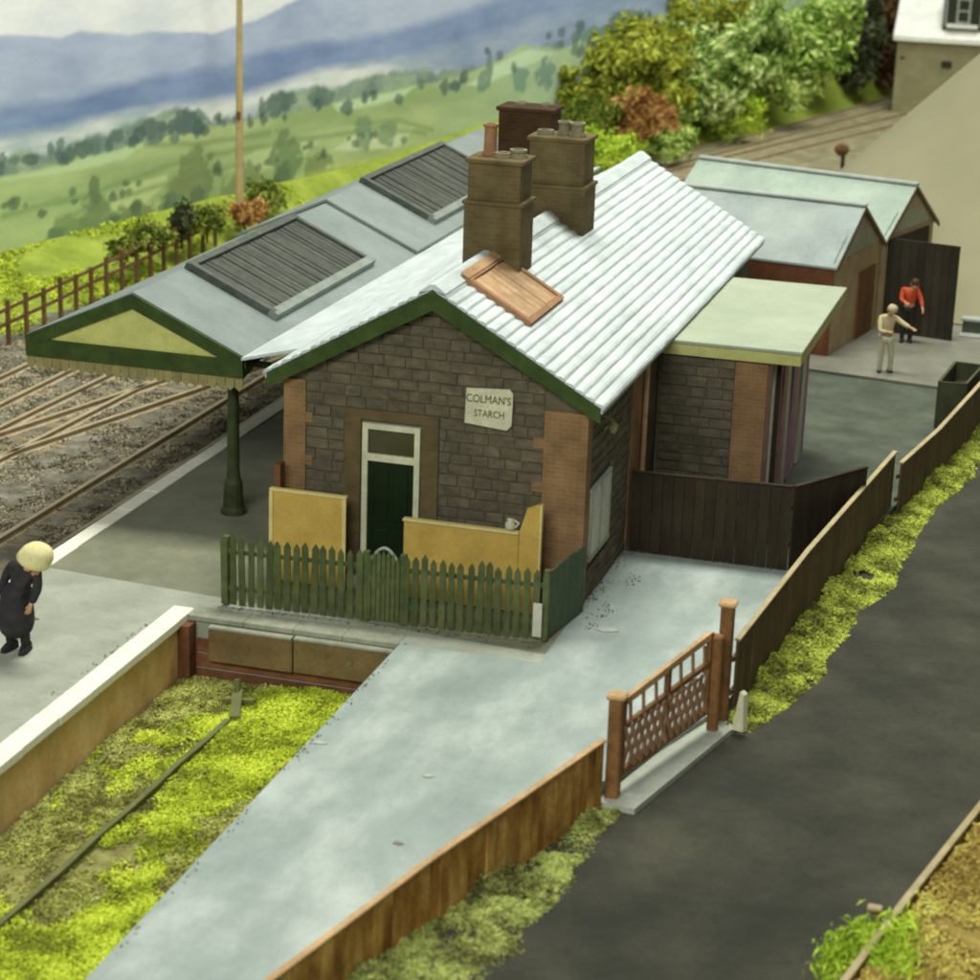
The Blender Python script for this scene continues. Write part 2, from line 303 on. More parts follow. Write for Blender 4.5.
path_poly = [(3.38, -2.94), (3.34, -17.5), (5.6, -17.5), (8.0, -8.2), (9.5, -3.7), (10.2, 3.7), (6.0, 3.7), (6.0, -2.94)]
pth = MB().slab(path_poly, -1.5, -.004).build('path', 'path_concrete', kind='structure')
MB().slab([(6.0, 3.7), (10.2, 3.7), (12.2, 17), (12.4, 19.6), (6.0, 20.6)], -1.5, -.008).build('yard', 'yard_dark', kind='structure')
MB().slab([(6.0, 20.6), (12.4, 19.6), (14, 40), (6.0, 40.5)], -1.5, .07).build('yard_apron', 'yard_pale', kind='structure')
heightgrid('road', 5.5, 40, -32, 26, 240, 100, lambda X, Y: -.22+.05*fbm(X*.4, Y*.4, 31)+.012*fbm(X*2.5, Y*2.5, 33)-1.7*np.clip((X-np.interp(Y, [-32, -14.5, -2, 26], [9.5, 12.6, 15.25, 21])-.1)/.25, 0, 1), 'asphalt', kind='structure')
# scuffs and chips lying on the path
for k, (px_, py_, r) in enumerate(((5.6, -8.2, .13), (6.75, -.9, .26), (5.9, -10.6, .1), (3.55, -7.6, .13), (-3.4, -4.2, .2))):
    m = MB(); n = 7; pts = [(px_+r*random.uniform(.3, .9)*math.cos(2*math.pi*i/n)*1.5, py_+.7*r*random.uniform(.3, .9)*math.sin(2*math.pi*i/n), .001) for i in range(n)]
    m.prism(pts, (0, 0, .012)); m.build('paint_chip', 'threshold' if k in (0, 1, 3) else 'yard_pale', pth if px_ > 3 else plat)

# ------------------------------------------------------------------ painted backdrop board
BA = np.array([-25.5, 10.0]); bth = math.radians(18); BD = np.array([math.sin(bth), math.cos(bth)])
def backdrop():
    ss = np.concatenate([np.linspace(-8, 14, 30), np.linspace(14.1, 68, 620), np.linspace(69, 112, 40)]); zs = np.linspace(-1.45, 10.5, 190)
    s, z = np.meshgrid(ss, zs)
    c = lambda *a: np.array(S(*a)[:3])
    wz = z+.07*(fbm(s*.9, z*2, 50)-.5)*2; ws = s+.5*(fbm(s*.7, z*1.6, 51)-.5)
    pl = lambda pts: np.interp(ws, [p[0] for p in pts], [p[1] for p in pts])
    br = (fbm(s*1.2, z*5, 60)-.5); br2 = (fbm(s*5, z*9, 61)-.5)
    mix = lambda A, B, t: A*(1-t[..., None])+B*t[..., None]
    sm = lambda e, wd: np.clip(e/wd*.5+.5, 0, 1)
    mount = pl([(0, 6.3), (17.3, 6.84), (20, 6.56), (20.9, 6.76), (23.4, 6.43), (24.4, 6.5), (27.6, 6.2), (30, 6.5), (33.5, 7.4), (36.3, 8.2), (45, 9.2), (60, 8), (110, 8)])
    blue = pl([(0, 4.3), (17.2, 4.51), (19.9, 4.59), (24.2, 4.9), (27.6, 5.05), (30.3, 5.42), (34.4, 5.42), (38.9, 5.66), (43.8, 6.08), (49.1, 6.84), (60, 7.4), (110, 7)])
    mist = pl([(0, 3.4), (17.2, 3.55), (19.9, 3.6), (22.8, 3.79), (26.4, 3.85), (29.1, 3.8), (33.8, 4.41), (39, 4.47), (42.4, 4.74), (49.2, 5.5), (56, 5.8), (110, 5.8)])
    wood = pl([(0, 2.9), (18, 3.0), (20.8, 3.1), (23.3, 3.3), (25, 3.7), (26.9, 3.68), (27.6, 3.1), (29.7, 3.1), (31.2, 3.85), (32.6, 3.94), (34.5, 3.7), (36.5, 3.75), (39, 3.95), (42, 3.8), (43.9, 3.7), (50, 4.2), (110, 4.2)])
    field = pl([(0, 2.1), (17.1, 2.25), (19.9, 2.46), (24, 2.65), (26.9, 2.89), (29.7, 2.9), (34.5, 3.05), (39.7, 3.3), (42.5, 3.3), (46.2, 3.85), (47.7, 4.37), (50.9, 3.95), (54.3, 4.58), (57.8, 4.81), (63.5, 5.3), (110, 5.3)])
    P = np.broadcast_to(c(246, 248, 248), s.shape+(3,)).copy(); P = mix(P, np.broadcast_to(c(226, 232, 236), P.shape), np.clip((fbm(s*.25, z*.5, 70)-.45)*3, 0, 1))
    far = mix(np.broadcast_to(c(158, 172, 204), P.shape), np.broadcast_to(c(194, 206, 228), P.shape), np.clip(.5+2.2*(fbm(s*.22, z*.35, 71)-.5)+.3*br, 0, 1))
    P = mix(P, far, sm(mount-wz, .07))
    bl = mix(np.broadcast_to(c(118, 140, 184), P.shape), np.broadcast_to(c(158, 178, 212), P.shape), np.clip(.35+1.4*(fbm(s*.35, z*.7, 72)-.5)+.012*(s-20)+.25*br, 0, 1))
    P = mix(P, bl, sm(blue+.25*(fbm(s*.5, s*0, 77)-.5)-wz, .22))
    ms = mix(np.broadcast_to(c(190, 206, 208), P.shape), np.broadcast_to(c(238, 242, 238), P.shape), np.clip(.5+3*(fbm(s*.55, z*2.2, 73)-.5), 0, 1))
    ms = mix(ms, bl, np.clip((s-36)/10, 0, .8)); P = mix(P, ms, sm(mist-wz, .22))
    wd_ = mix(np.broadcast_to(c(128, 150, 140), P.shape), np.broadcast_to(c(174, 194, 164), P.shape), np.clip(.4+1.8*(fbm(s*1.1, z*1.5, 74)-.5)+.5*br2, 0, 1))
    P = mix(P, wd_, sm(wood+.55*(fbm(s*1.3, s*0+3, 75)-.55)-wz, .10))
    fl = mix(np.broadcast_to(c(162, 184, 126), P.shape), np.broadcast_to(c(194, 210, 150), P.shape), np.clip(.5+2.2*(fbm(s*.28, wz*1.1, 76)-.5)+.25*br, 0, 1))
    rt = np.clip((s-40)/10, 0, 1); fl = mix(fl, np.broadcast_to(c(186, 210, 182), P.shape), rt*.6)
    P = mix(P, fl, sm(field-wz, .07))
    def poly(pts, col, soft=.12, a=.9):
        nonlocal P
        d = np.full(s.shape, 1e9); n = len(pts); ar = sum(pts[i][0]*pts[(i+1) % n][1]-pts[(i+1) % n][0]*pts[i][1] for i in range(n)); sg = 1 if ar > 0 else -1
        for i in range(n):
            (x1, y1), (x2, y2) = pts[i], pts[(i+1) % n]; ln = math.hypot(x2-x1, y2-y1); d = np.minimum(d, sg*((x2-x1)*(wz-y1)-(y2-y1)*(ws-x1))/ln)
        P = mix(P, np.broadcast_to(c(*[min(255, int(k*1.1)) for k in col]), P.shape), np.clip(d/soft+.5, 0, 1)*a)
    poly([(17.5, 2.16), (24, 2.66), (23, 2.2), (20, 2.04)], (186, 206, 160)); poly([(34.5, 3.05), (40.4, 3.26), (39, 2.87), (35.1, 2.68)], (190, 212, 170))
    poly([(21.7, .24), (23, 1.3), (25.2, 1.42), (25.2, 1.1), (23.7, .4)], (186, 198, 140)); poly([(28, 1.3), (31, 1.9), (34, 1.7), (33, 1.2), (29.5, .8)], (188, 202, 148), a=.7)
    poly([(34.8, 1.2), (36.5, 1.9), (40, 1.5), (39, .9)], (206, 216, 176), a=.7); poly([(43, 3.1), (46.4, 3.75), (48, 4.2), (50.5, 3.8), (47.5, 3.3), (45, 2.9)], (196, 218, 186), a=.85)
    for pts in ([(17, 1.0), (21.3, 1.2), (25.3, 1.75), (29.1, 1.85), (37.7, 1.8), (41, 1.2)], [(19.5, .55), (24, 1.0), (29, 1.35)], [(24, 2.6), (27, 2.3), (31, 2.3)], [(36, 2.1), (39, 1.95), (41.5, 1.3)]):
        hz = np.interp(ws, [p[0] for p in pts], [p[1] for p in pts], left=-9, right=-9)
        P = mix(P, np.broadcast_to(c(136, 162, 106), P.shape), np.exp(-((wz-hz)/.11)**2)*.7)
    def tree(ts, tz, rs, rz, col, a=.8):
        nonlocal P
        q = ((s-ts)/rs)**2+((z-tz)/rz)**2+1.9*(fbm(s*3.2, z*3.2, int(ts*7) % 97)-.5)
        P = mix(P, np.broadcast_to(c(*[min(255, int(k*1.0)) for k in col]), P.shape), np.clip((1-q)*3.0, 0, 1)*a)
    for t in ((26.6, 1.0, 1.15, 1.25, (126, 142, 96)), (25.9, .5, 1.0, .8, (134, 148, 100)), (31.8, 1.35, .95, 1.1, (116, 140, 96)), (21.5, .3, .8, 1.0, (122, 142, 100)), (21.5, 1.3, .3, .55, (110, 132, 94)), (20.2, -.1, 1.2, .75, (128, 148, 98)), (23.4, .1, 1.2, .55, (122, 140, 92)),
              (29.3, .5, 1.3, .9, (136, 150, 100)), (24.3, 3.1, 1.0, .35, (92, 112, 108)), (26, 3.2, .9, .5, (88, 106, 106)), (31.3, 3.35, 1.1, .5, (100, 122, 112)), (34, 3.4, .9, .4, (110, 134, 120)), (33.8, .75, 1.0, .6, (132, 146, 96)),
              (36.7, 1.7, .6, .75, (130, 156, 118)), (38.2, 1.5, .7, .55, (134, 160, 120)), (45.4, 3.5, .24, .85, (118, 144, 128)), (44.9, 3.0, .4, .5, (122, 150, 130)), (47.8, 2.9, .7, .6, (126, 158, 142)), (49.8, 3.0, .8, .7, (122, 154, 140)), (52.2, 4.0, .4, .7, (112, 142, 122)), (54, 4.3, 1.6, .5, (118, 148, 132)), (57, 4.9, 2, .5, (110, 140, 130))):
        tree(*t)
    gg = random.Random(5)
    for (ya_, yb_, k0, k1, n_) in ((17, 44, (2.75, 3.25), (.18, .3), 46), (17, 40, (1.0, 1.7), (.12, .22), 34), (18, 36, (.0, .7), (.3, .5), 16), (44, 62, (3.2, 4.6), (.2, .4), 26)):
        for _ in range(n_):
            ts_ = gg.uniform(ya_, yb_); fz = float(np.interp(ts_, [17, 24, 30, 40, 47, 62], [-.35, 0, .2, .4, .7, 1.0])); q_ = gg.uniform(*k1); sh = gg.uniform(.85, 1.12); tree(ts_, gg.uniform(*k0)+fz*.5-.15, q_*gg.uniform(.7, 1.6), q_*gg.uniform(.7, 1.3), tuple(int(v*sh) for v in ((102, 126, 96) if k0[0] < 2 else (96, 120, 112))), .75)
    gr = np.interp(s, [0, 17, 21.2, 23.7, 26.9, 29.7, 34.5, 60], [-1.2, -1.0, -.7, -.35, -.4, -.1, .5, 1.5])
    P = mix(P, mix(np.broadcast_to(c(172, 190, 84), P.shape), np.broadcast_to(c(196, 210, 104), P.shape), np.clip(.5+2*br, 0, 1)), sm(gr-wz, .25))
    P *= (1+.10*br2+.08*br)[..., None]
    nz_, ns_ = s.shape
    v = np.stack([BA[0]+s.ravel()*BD[0], BA[1]+s.ravel()*BD[1], z.ravel()], 1)
    i = np.arange((ns_-1)*(nz_-1)); r = i//(ns_-1); k = r*ns_+i % (ns_-1)
    me = bpy.data.meshes.new('painted_scene'); me.from_pydata(v.tolist(), [], np.stack([k, k+1, k+ns_+1, k+ns_], 1).tolist())
    at = me.color_attributes.new('paint', 'FLOAT_COLOR', 'POINT'); at.data.foreach_set('color', np.concatenate([np.clip(P.reshape(-1, 3), 0, 1), np.ones((s.size, 1))], 1).astype(np.float32).ravel())
    m = bpy.data.materials.new('backdrop_paint'); m.use_nodes = True; n = m.node_tree.nodes; p = n['Principled BSDF']; p.inputs['Roughness'].default_value = .9; p.inputs['Specular IOR Level'].default_value = .1
    a = n.new('ShaderNodeVertexColor'); a.layer_name = 'paint'; m.node_tree.links.new(a.outputs['Color'], p.inputs['Base Color'])
    t = thing('backdrop', 'painted landscape backdrop of misty blue hills and green fields behind the railway', 'backdrop', (BA[0]+40*BD[0], BA[1]+40*BD[1], -1.45))
    me.transform(Matrix.Translation(-offs(t)))
    link('painted_face', me, m, t, True)
    nb = Vector((-BD[1], BD[0], 0))*.12; q = [(BA[0]+a_*BD[0], BA[1]+a_*BD[1], z_) for a_, z_ in ((-8, -1.45), (112, -1.45), (112, 10.5), (-8, 10.5))]
    MB().prism([tuple(Vector(p_)+Vector((-BD[1], BD[0], 0))*.01) for p_ in q], nb).build('board', 'plaster_beige', t)
backdrop()
def boardx(Y): return BA[0]+(Y-BA[1])*math.tan(bth)

# grass bank between track and board
def grass_bank():
    Ys = np.linspace(-10, 98, 220); nx = 40; V = []; F = []
    inn = np.interp(Ys, [-10, 17, 30, 40, 48, 57, 64, 72, 80, 90, 98], [-16.2, -15.6, -15.3, -13.6, -11, -6.1, -4.9, -2.5, -.4, 1.9, 4.4])
    top = np.interp(Ys, [-10, 20, 32, 45, 56, 75, 98], [-.9, -.6, .1, .5, 1.5, 1.3, .8])
    for j, Y in enumerate(Ys):
        bx_ = boardx(Y)+.02
        for i in range(nx):
            t = i/(nx-1); x = inn[j]+(min(bx_, inn[j]-.3)-inn[j])*t; e = t*t*(3-2*t) if Y > 40 else t
            V.append([x, Y, -1.02+(top[j]+1.02)*e])
    V = np.array(V); V[:, 2] += .18*(fbm(V[:, 0]*.9, V[:, 1]*.9, 21)-.5)+.07*(fbm(V[:, 0]*4, V[:, 1]*4, 22)-.5)
    for j in range(len(Ys)-1):
        for i in range(nx-1): k = j*nx+i; F.append((k, k+1, k+nx+1, k+nx))
    me = bpy.data.meshes.new('grass_bank'); me.from_pydata(V.tolist(), [], F); link('grass_bank', me, 'bank_grass', None, True, kind='structure')
grass_bank()

# smooth beige embankment behind the sheds
def emb(X, Y):
    crest = np.clip(2.55+(X-5.1)*.98, -1.6, 9.5); cy = 40.0
    t = np.clip((Y-27.6)/(cy-27.6), 0, 1); up = .1+(crest-.1)*(t**1.05)
    dn = crest-((np.maximum(Y-cy, 0))**2)*.16
    z = np.where(Y < cy, up, dn); rnd = np.clip(1-np.abs(Y-cy)/2.4, 0, 1)**2*.55
    return np.maximum(z-rnd, -1.5)
heightgrid('embankment', 3.0, 30, 27.6, 52, 70, 80, emb, 'plaster_beige', kind='structure')

# ------------------------------------------------------------------ railway tracks
def track(name, label, centre, ya, yb, sleepers=True, gauge=1.36, top=-.79):
    pts = [Vector((np.interp(y, [c[1] for c in centre], [c[0] for c in centre]), y, 0)) for y in np.arange(ya, yb+.01, 1.5)]
    t = thing(name, label, 'railway track', (pts[0].x, pts[0].y, -1.0), group='tracks beside the platform')
    nrm = []
    for i, p in enumerate(pts):
        d = (pts[min(i+1, len(pts)-1)]-pts[max(i-1, 0)]).normalized(); nrm.append(Vector((d.y, -d.x, 0)))
    for sd in (-1, 1):
        prof = [(-.09, -.17), (.09, -.17), (.03, -.12), (.03, -.05), (.055, -.035), (.055, 0), (-.055, 0), (-.055, -.035), (-.03, -.05), (-.03, -.12)]; k = len(prof); m = MB()
        vs = [p+nn*(sd*gauge/2+a)+Vector((0, 0, top+b)) for p, nn in zip(pts, nrm) for a, b in prof]
        m.add(vs, [(i*k+j, i*k+(j+1) % k, (i+1)*k+(j+1) % k, (i+1)*k+j) for i in range(len(pts)-1) for j in range(k)]); m.build('rail', 'rail', t)
    if sleepers:
        me = MB().cbox(-1.15, 1.15, -.12, .12, -.06, .06, .015).mesh('sleeper'); me.materials.append(MATS['sleeper']); y = ya+.3
        while y < min(yb, 34):
            x_ = np.interp(y, [c[1] for c in centre], [c[0] for c in centre]); x2 = np.interp(y+.5, [c[1] for c in centre], [c[0] for c in centre])
            place('sleeper', me, t, (x_, y, -1.012+random.uniform(-.02, .012)), (0, 0, -math.atan2(x2-x_, .5)+random.uniform(-.02, .02))); y += .72
    return t
track('railway_track', 'brown railed track running along the white platform edge', [(-6.6, -5), (-6.5, 30), (-5.6, 45), (-3.6, 57), (-.6, 67), (2.6, 77), (6, 88)], -4, 88)
track('railway_track', 'second track out from the platform edge, running straight past the crossover', [(-11.1, -5), (-10.6, 12), (-10.2, 22), (-9.2, 40), (-5.4, 58), (-2.6, 68), (1.0, 82), (3.4, 92)], -2, 92)
track('railway_track', 'curved crossover track joining the outer line to the platform line', [(-11.2, 5), (-10.8, 7.5), (-9.0, 15), (-7.6, 22), (-6.6, 28)], 6, 28, gauge=1.34)
track('railway_track', 'outermost track nearest the brown post and rail fence', [(-13.2, -2), (-13.0, 20), (-12.6, 34)], 0, 34)
# single overgrown rail in the grassy bay, with its stop block
t = thing('bay_track', 'lone overgrown rail lying in the lime grass of the bay', 'rail', (.8, -9, -1.2))
for sd, (xa, xb) in enumerate(((.58, .86), (-.66, -.56))):
    m = MB(); ya, yb = -16, -5.0
    for a, b, zz in ((-.06, .06, 0), (-.035, .035, .05)): pass
    prof = [(-.08, -.16), (.08, -.16), (.035, -.1), (.03, -.03), (.05, -.015), (.05, .03), (-.05, .03), (-.05, -.015), (-.03, -.03), (-.035, -.1)]; vs = []
    for i in range(12):
        q = i/11; y = ya+(yb-ya)*q; xc = xa+(xb-xa)*q+.006*math.sin(i*1.9); zc = (-1.07 if sd == 0 else -1.2)+.015*math.sin(i*2.3)
        vs += [(xc+a, y, zc+b) for a, b in prof]
    m.add(vs, [(i*10+j, i*10+(j+1) % 10, (i+1)*10+(j+1) % 10, (i+1)*10+j) for i in range(11) for j in range(10)]+[tuple(range(10)), tuple(range(110, 120))]); m.build('rail', 'rail_bay', t)
t = thing('stop_block', 'small weathered stop block at the end of the bay rail', 'stop block', (.75, -4.3, -1.2))
MB().beam((.95, -4.9, -1.08), (.62, -3.95, -.98), .18, .14).build('block', 'rail_bay', t); MB().beam((.42, -4.2, -1.06), (1.0, -4.1, -1.04), .1, .08).build('cross_piece', 'rail_bay', t); MB().beam((.66, -4.05, -1.15), (.62, -3.95, -.72), .1, .1, (1, 0, 0)).build('upright', 'rail_bay', t)
t = thing('buffer_beam', 'long weathered timber buffer beam fixed across the bay end wall', 'buffer beam', (1.4, -3.1, -.5))
MB().cbox(-.3, 1.36, -3.16, -2.99, -.80, -.16, .02).build('plank', 'beam_wood', t); MB().cbox(1.385, 3.3, -3.15, -2.99, -.79, -.15, .02).build('plank', 'beam_wood', t)
MB().cbox(-.3, 1.35, -3.17, -3.0, -.157, -.10, .012).build('cap', 'coping_grey', t); MB().cbox(1.39, 3.3, -3.17, -3.0, -.147, -.09, .012).build('cap', 'coping_grey', t)
MB().tube((2.5, -3.19, -.42), (2.5, -3.15, -.42), .05).build('bolt', 'rail_bay', t)

# ------------------------------------------------------------------ station building
ZA, ZE, OV, LEN = 6.025, 4.078, 0.35, 17.43; SL = (ZA-ZE)/(3+OV)
B = thing('station_building', 'stone station building with white ribbed roof and two chimneys', 'building', (3, 0, 0))
STN = []
for k in range(8):
    j = lambda a: random.uniform(-a, a); bm_ = MB()
    bk = [(-.5, 0, -.5), (.5, 0, -.5), (.5, 0, .5), (-.5, 0, .5)]
    md = [(x+j(.015), -.6, z+j(.03)) for x, _, z in bk]; ft = [(x*.94+j(.02), -1+j(.15), z*.88+j(.04)) for x, _, z in bk]
    bm_.add(bk+md+ft, [(i, (i+1) % 4, 4+(i+1) % 4, 4+i) for i in range(4)]+[(4+i, 4+(i+1) % 4, 8+(i+1) % 4, 8+i) for i in range(4)]+[(8, 9, 10, 11)])
    me = bm_.mesh('stone'); me.materials.append(MATS['stone']); STN.append(me)
def stones(parent, u0, u1, z0, z1, fn, hole=None, limit=None, h=.215, lo=.3, hi=.58, proud=.03):
    """stones on a wall; fn(u) -> (x, y, rotz)"""
    z = z0; row = 0
    while z < z1-.1:
        hh = h*random.uniform(.9, 1.1); u = u0-(random.uniform(0, .3) if row % 2 else 0)
        while u < u1-.08:
            e = u+random.uniform(lo, hi); a, b = max(u, u0), min(e, u1)
            if u1-b < .15: b = u1; e = u1
            zc, uc = z+hh/2, (a+b)/2
            segs = [(a, b)]
            if hole:
                for (hu0, hu1, hz0, hz1) in hole:
                    if z+hh > hz0 and z < hz1:
                        segs = [q for (s0, s1) in segs for q in ((s0, min(s1, hu0)), (max(s0, hu1), s1)) if q[1]-q[0] > .09]
            for (s0, s1) in segs:
                if limit: lo_, hi_ = limit(z+hh); s0, s1 = max(s0, lo_), min(s1, hi_)
                if s1-s0 < .09: continue
                x_, y_, rz = fn((s0+s1)/2); place('stone', random.choice(STN), parent, (x_, y_, zc), (0, 0, rz), (s1-s0-.018, proud*random.uniform(.7, 1.3), hh-.016))
            u = e
        z += hh; row += 1
gw = MB().prism([(0.02, 0, -.02), (5.98, 0, -.02), (5.98, 0, 3.98), (3, 0, 5.82), (0.02, 0, 3.98)], (0, .3, 0)).build('gable_wall', 'stone_mortar', B)
stones(gw, .42, 5.18, 0, 5.7, lambda u: (u, 0, 0), hole=[(1.22, 3.12, -1, 3.3)], limit=lambda z: (3-(5.82-z)/.617+.08, 3+(5.82-z)/.617-.08))
for x0_, x1_, z1_ in ((-.03, .42, 3.95), (5.18, 6.03, 3.86), (1.22, 1.55, 3.3), (2.79, 3.12, 3.3)):
    MB().box(x0_, x1_, -.05, -.002, -.02, z1_).build('quoin', 'brick_dull' if 1 < x0_ < 5 else 'brick_quoin', gw)
MB().box(1.22, 3.12, -.055, -.002, 3.302, 3.5).build('lintel', 'brick_dull', gw)
sw = MB().box(5.7, 5.98, .3, LEN-.3, -.02, 4.0).build('side_wall', 'stone_mortar', B)
stones(sw, .35, 3.75, 0, 3.9, lambda u: (5.98, u, math.pi/2), hole=[(.36, 2.05, .8, 2.3)], proud=.04)
MB().box(5.985, 6.028, .0, .33, -.02, 3.86).build('quoin', 'brick_quoin', sw); MB().box(5.985, 6.035, 3.78, 4.7, -.02, 3.95).build('pilaster', 'brick_quoin', sw)
MB().box(5.985, 6.02, 4.7, LEN-.3, -.02, 3.95).build('wall_face', 'stone', sw)
MB().box(.02, .3, .3, LEN-.3, -.02, 4.0).build('side_wall', 'stone_mortar', B)
MB().prism([(0.02, LEN-.3, -.02), (5.98, LEN-.3, -.02), (5.98, LEN-.3, 3.98), (3, LEN-.3, 5.82), (0.02, LEN-.3, 3.98)], (0, .3, 0)).build('gable_wall', 'stone_mortar', B)
# door with fanlight
for k in range(9):
    zz = .1+k*.43
    if k % 2: MB().box(4.98, 5.178, -.045, -.002, zz, zz+.2).build('quoin', 'brick_quoin', gw); MB().box(.422, .56, -.045, -.002, zz, zz+.2).build('quoin', 'brick_quoin', gw)
d = MB().box(1.712, 2.648, -.03, .0, 0, 2.52).build('door', 'door_green', B)
for zz in ((.25, 1.1), (1.3, 2.3)):
    for xx in ((1.84, 2.13), (2.23, 2.52)): MB().cbox(xx[0], xx[1], -.05, -.028, zz[0], zz[1], .01).build('panel', 'door_green', d)
MB().tube((2.54, -.03, 1.2), (2.54, -.09, 1.2), .035, n=8).build('handle', 'frame_cream', d)
fr = MB().box(1.6, 1.71, -.09, -.0, 0, 3.24).box(2.65, 2.76, -.09, -.0, 0, 3.24).box(1.71, 2.65, -.09, 0, 3.13, 3.24).box(1.71, 2.65, -.095, 0, 2.5, 2.64).build('door_frame', 'frame_cream', B)
MB().box(1.715, 2.645, -.035, -.01, 2.645, 3.125).build('fanlight', 'glass_dark', B)
MB().cbox(1.3, 3.0, -.55, -.06, 0.002, .14, .02).build('door_step', 'coping_grey', B)
# enamel sign on the gable: flat lettering on a real plate
sg = thing('enamel_sign', 'square cream enamel sign with brown lettering high on the stone gable', 'sign', (4.1, -.07, 3.8))
MB().prism([(3.64, -.07, 3.47), (3.66, -.07, 4.15), (4.5, -.07, 4.20), (4.57, -.07, 4.12), (4.56, -.07, 3.50), (4.47, -.07, 3.40)], (0, -.04, 0)).build('plate', 'sign_enamel', sg)
def text(body, size, loc, mat, parent, sx=1.0, rot=(math.pi/2, 0, 0)):
    cu = bpy.data.curves.new('lettering', 'FONT'); cu.body = body; cu.size = size; cu.align_x = 'CENTER'; cu.align_y = 'CENTER'; cu.extrude = .004; cu.offset = 0; cu.resolution_u = 6
    o = bpy.data.objects.new('tmp', cu); COL.objects.link(o); bpy.context.view_layer.update()
    me = bpy.data.meshes.new_from_object(o.evaluated_get(bpy.context.evaluated_depsgraph_get())); bpy.data.objects.remove(o)
    me.materials.clear(); o = link('lettering', me, mat, parent); o.location = Vector(loc)-offs(parent); o.rotation_euler = rot; o.scale = (sx, 1, 1); return o
text("COLMAN'S", .215, (4.1, -.117, 3.96), 'sign_ink', sg, .84); text('STARCH', .19, (4.12, -.117, 3.68), 'sign_ink', sg, .84)
# roof: ribbed courses running along the ridge
def course(parent, side, u0, u1, ya, yb, name='roof_course', mat='roof_white', lift=.0):
    n = 36; m = MB(); vs = []
    for i in range(n):
        y = ya+(yb-ya)*i/(n-1); jt = random.uniform(-.008, .008)
        w_ = u1-u0; wob = random.uniform(-.006, .006)
        for (u, hgt) in ((u0-.02, .0), (u0+w_*.3+wob, .024), (u0+w_*.6+wob, .045+wob), (u0+w_*.86, .046+wob), (u1+jt, .018), (u1+jt, -.02), (u0-.02, -.03)):
            vs.append((3+side*u, y, ZA-SL*u+hgt+lift))
    m.add(vs, [(i*7+j, i*7+(j+1) % 7, (i+1)*7+(j+1) % 7, (i+1)*7+j) for i in range(n-1) for j in range(7)]+[tuple(range(7)), tuple(range(n*7-7, n*7))])
    return m.build(name, mat, parent)
rf = MB().prism([(3, -.27, ZA-.02), (3+3.33, -.27, ZE-.0), (3+3.33, -.27, ZE-.12), (3, -.27, ZA-.14), (3-3.33, -.27, ZE-.12), (3-3.33, -.27, ZE)], (0, LEN+.25, 0)).build('roof', 'roof_white', B)
NC = 17
for sd in (1, -1):
    for k in range(NC):
        course(rf, sd, .1+k*3.27/NC, .1+(k+1)*3.27/NC, -.30, LEN)
m = MB(); n = 24; vs = []
for i in range(n):
    y = -.3+(LEN+.3)*i/(n-1)
    for (u, hgt) in ((-.26, .08), (-.05, .11), (.05, .11), (.26, .08), (.26, .03), (0, -.02), (-.26, .03)): vs.append((3+u, y, ZA-SL*abs(u)+hgt+random.uniform(-.004, .004)))
m.add(vs, [(i*7+j, i*7+(j+1) % 7, (i+1)*7+(j+1) % 7, (i+1)*7+j) for i in range(n-1) for j in range(7)]+[tuple(range(7)), tuple(range(n*7-7, n*7))]); m.build('ridge_cap', 'roof_white', rf)
for sd in (1, -1):   # green barge boards under the verge
    e = (3+sd*3.3, -.285, ZE+.0); a = (3, -.285, ZA-.03)
    MB().prism([a, e, (e[0], e[1], e[2]-.30), (3, -.285, ZA-.42)], (0, .09, 0)).build('barge_board', 'green_barge', B)
    MB().prism([(3, -.19, ZA-.17), (3+sd*3.25, -.19, ZE-.13), (3+sd*3.25, -.19, ZE-.17), (3, -.19, ZA-.21)], (0, .19, 0)).build('soffit', 'green_barge', B)
    MB().box(3+sd*3.15-.04, 3+sd*3.15+.04, -.19, LEN-.2, ZE-.16, ZE-.02).build('eaves_board', 'frame_light', B)
# brown timber rooflight
rl = MB(); X0, X1, Y0, Y1 = 3.28, 4.5, 1.1, 3.45; zr = lambda x, h: ZA-SL*(x-3)+h
def rbar(mb, xa, ya, xb, yb, wd, h0, h1):
    """bar lying on the right slope between two plan points"""
    a, b = Vector((xa, ya, zr(xa, (h0+h1)/2))), Vector((xb, yb, zr(xb, (h0+h1)/2))); return mb.beam(a, b, wd, h1-h0, (SL, 0, 1))
k = MB(); rbar(k, X0, Y0, X1, Y0, .14, .03, .13); rbar(k, X0, Y1, X1, Y1, .14, .03, .13); rbar(k, X0, Y0-.078, X0, Y1+.078, .14, .03, .14); rbar(k, X1, Y0-.078, X1, Y1+.078, .12, .03, .12)
rl = k.build('rooflight', 'brown_timber_dark', B)
for i in range(8):
    y = Y0+.07+(i+.5)*(Y1-Y0-.14)/8; q = MB(); rbar(q, X0+.07, y, X1-.06, y, (Y1-Y0-.14)/8-.02, .05, .10+random.uniform(-.012, .012)); q.build('slat', 'brown_timber', rl)
q = MB(); rbar(q, X0-.05, Y0-.1, X0-.05, Y1+.1, .2, .142, .165); q.build('top_rail', 'brown_timber', rl)
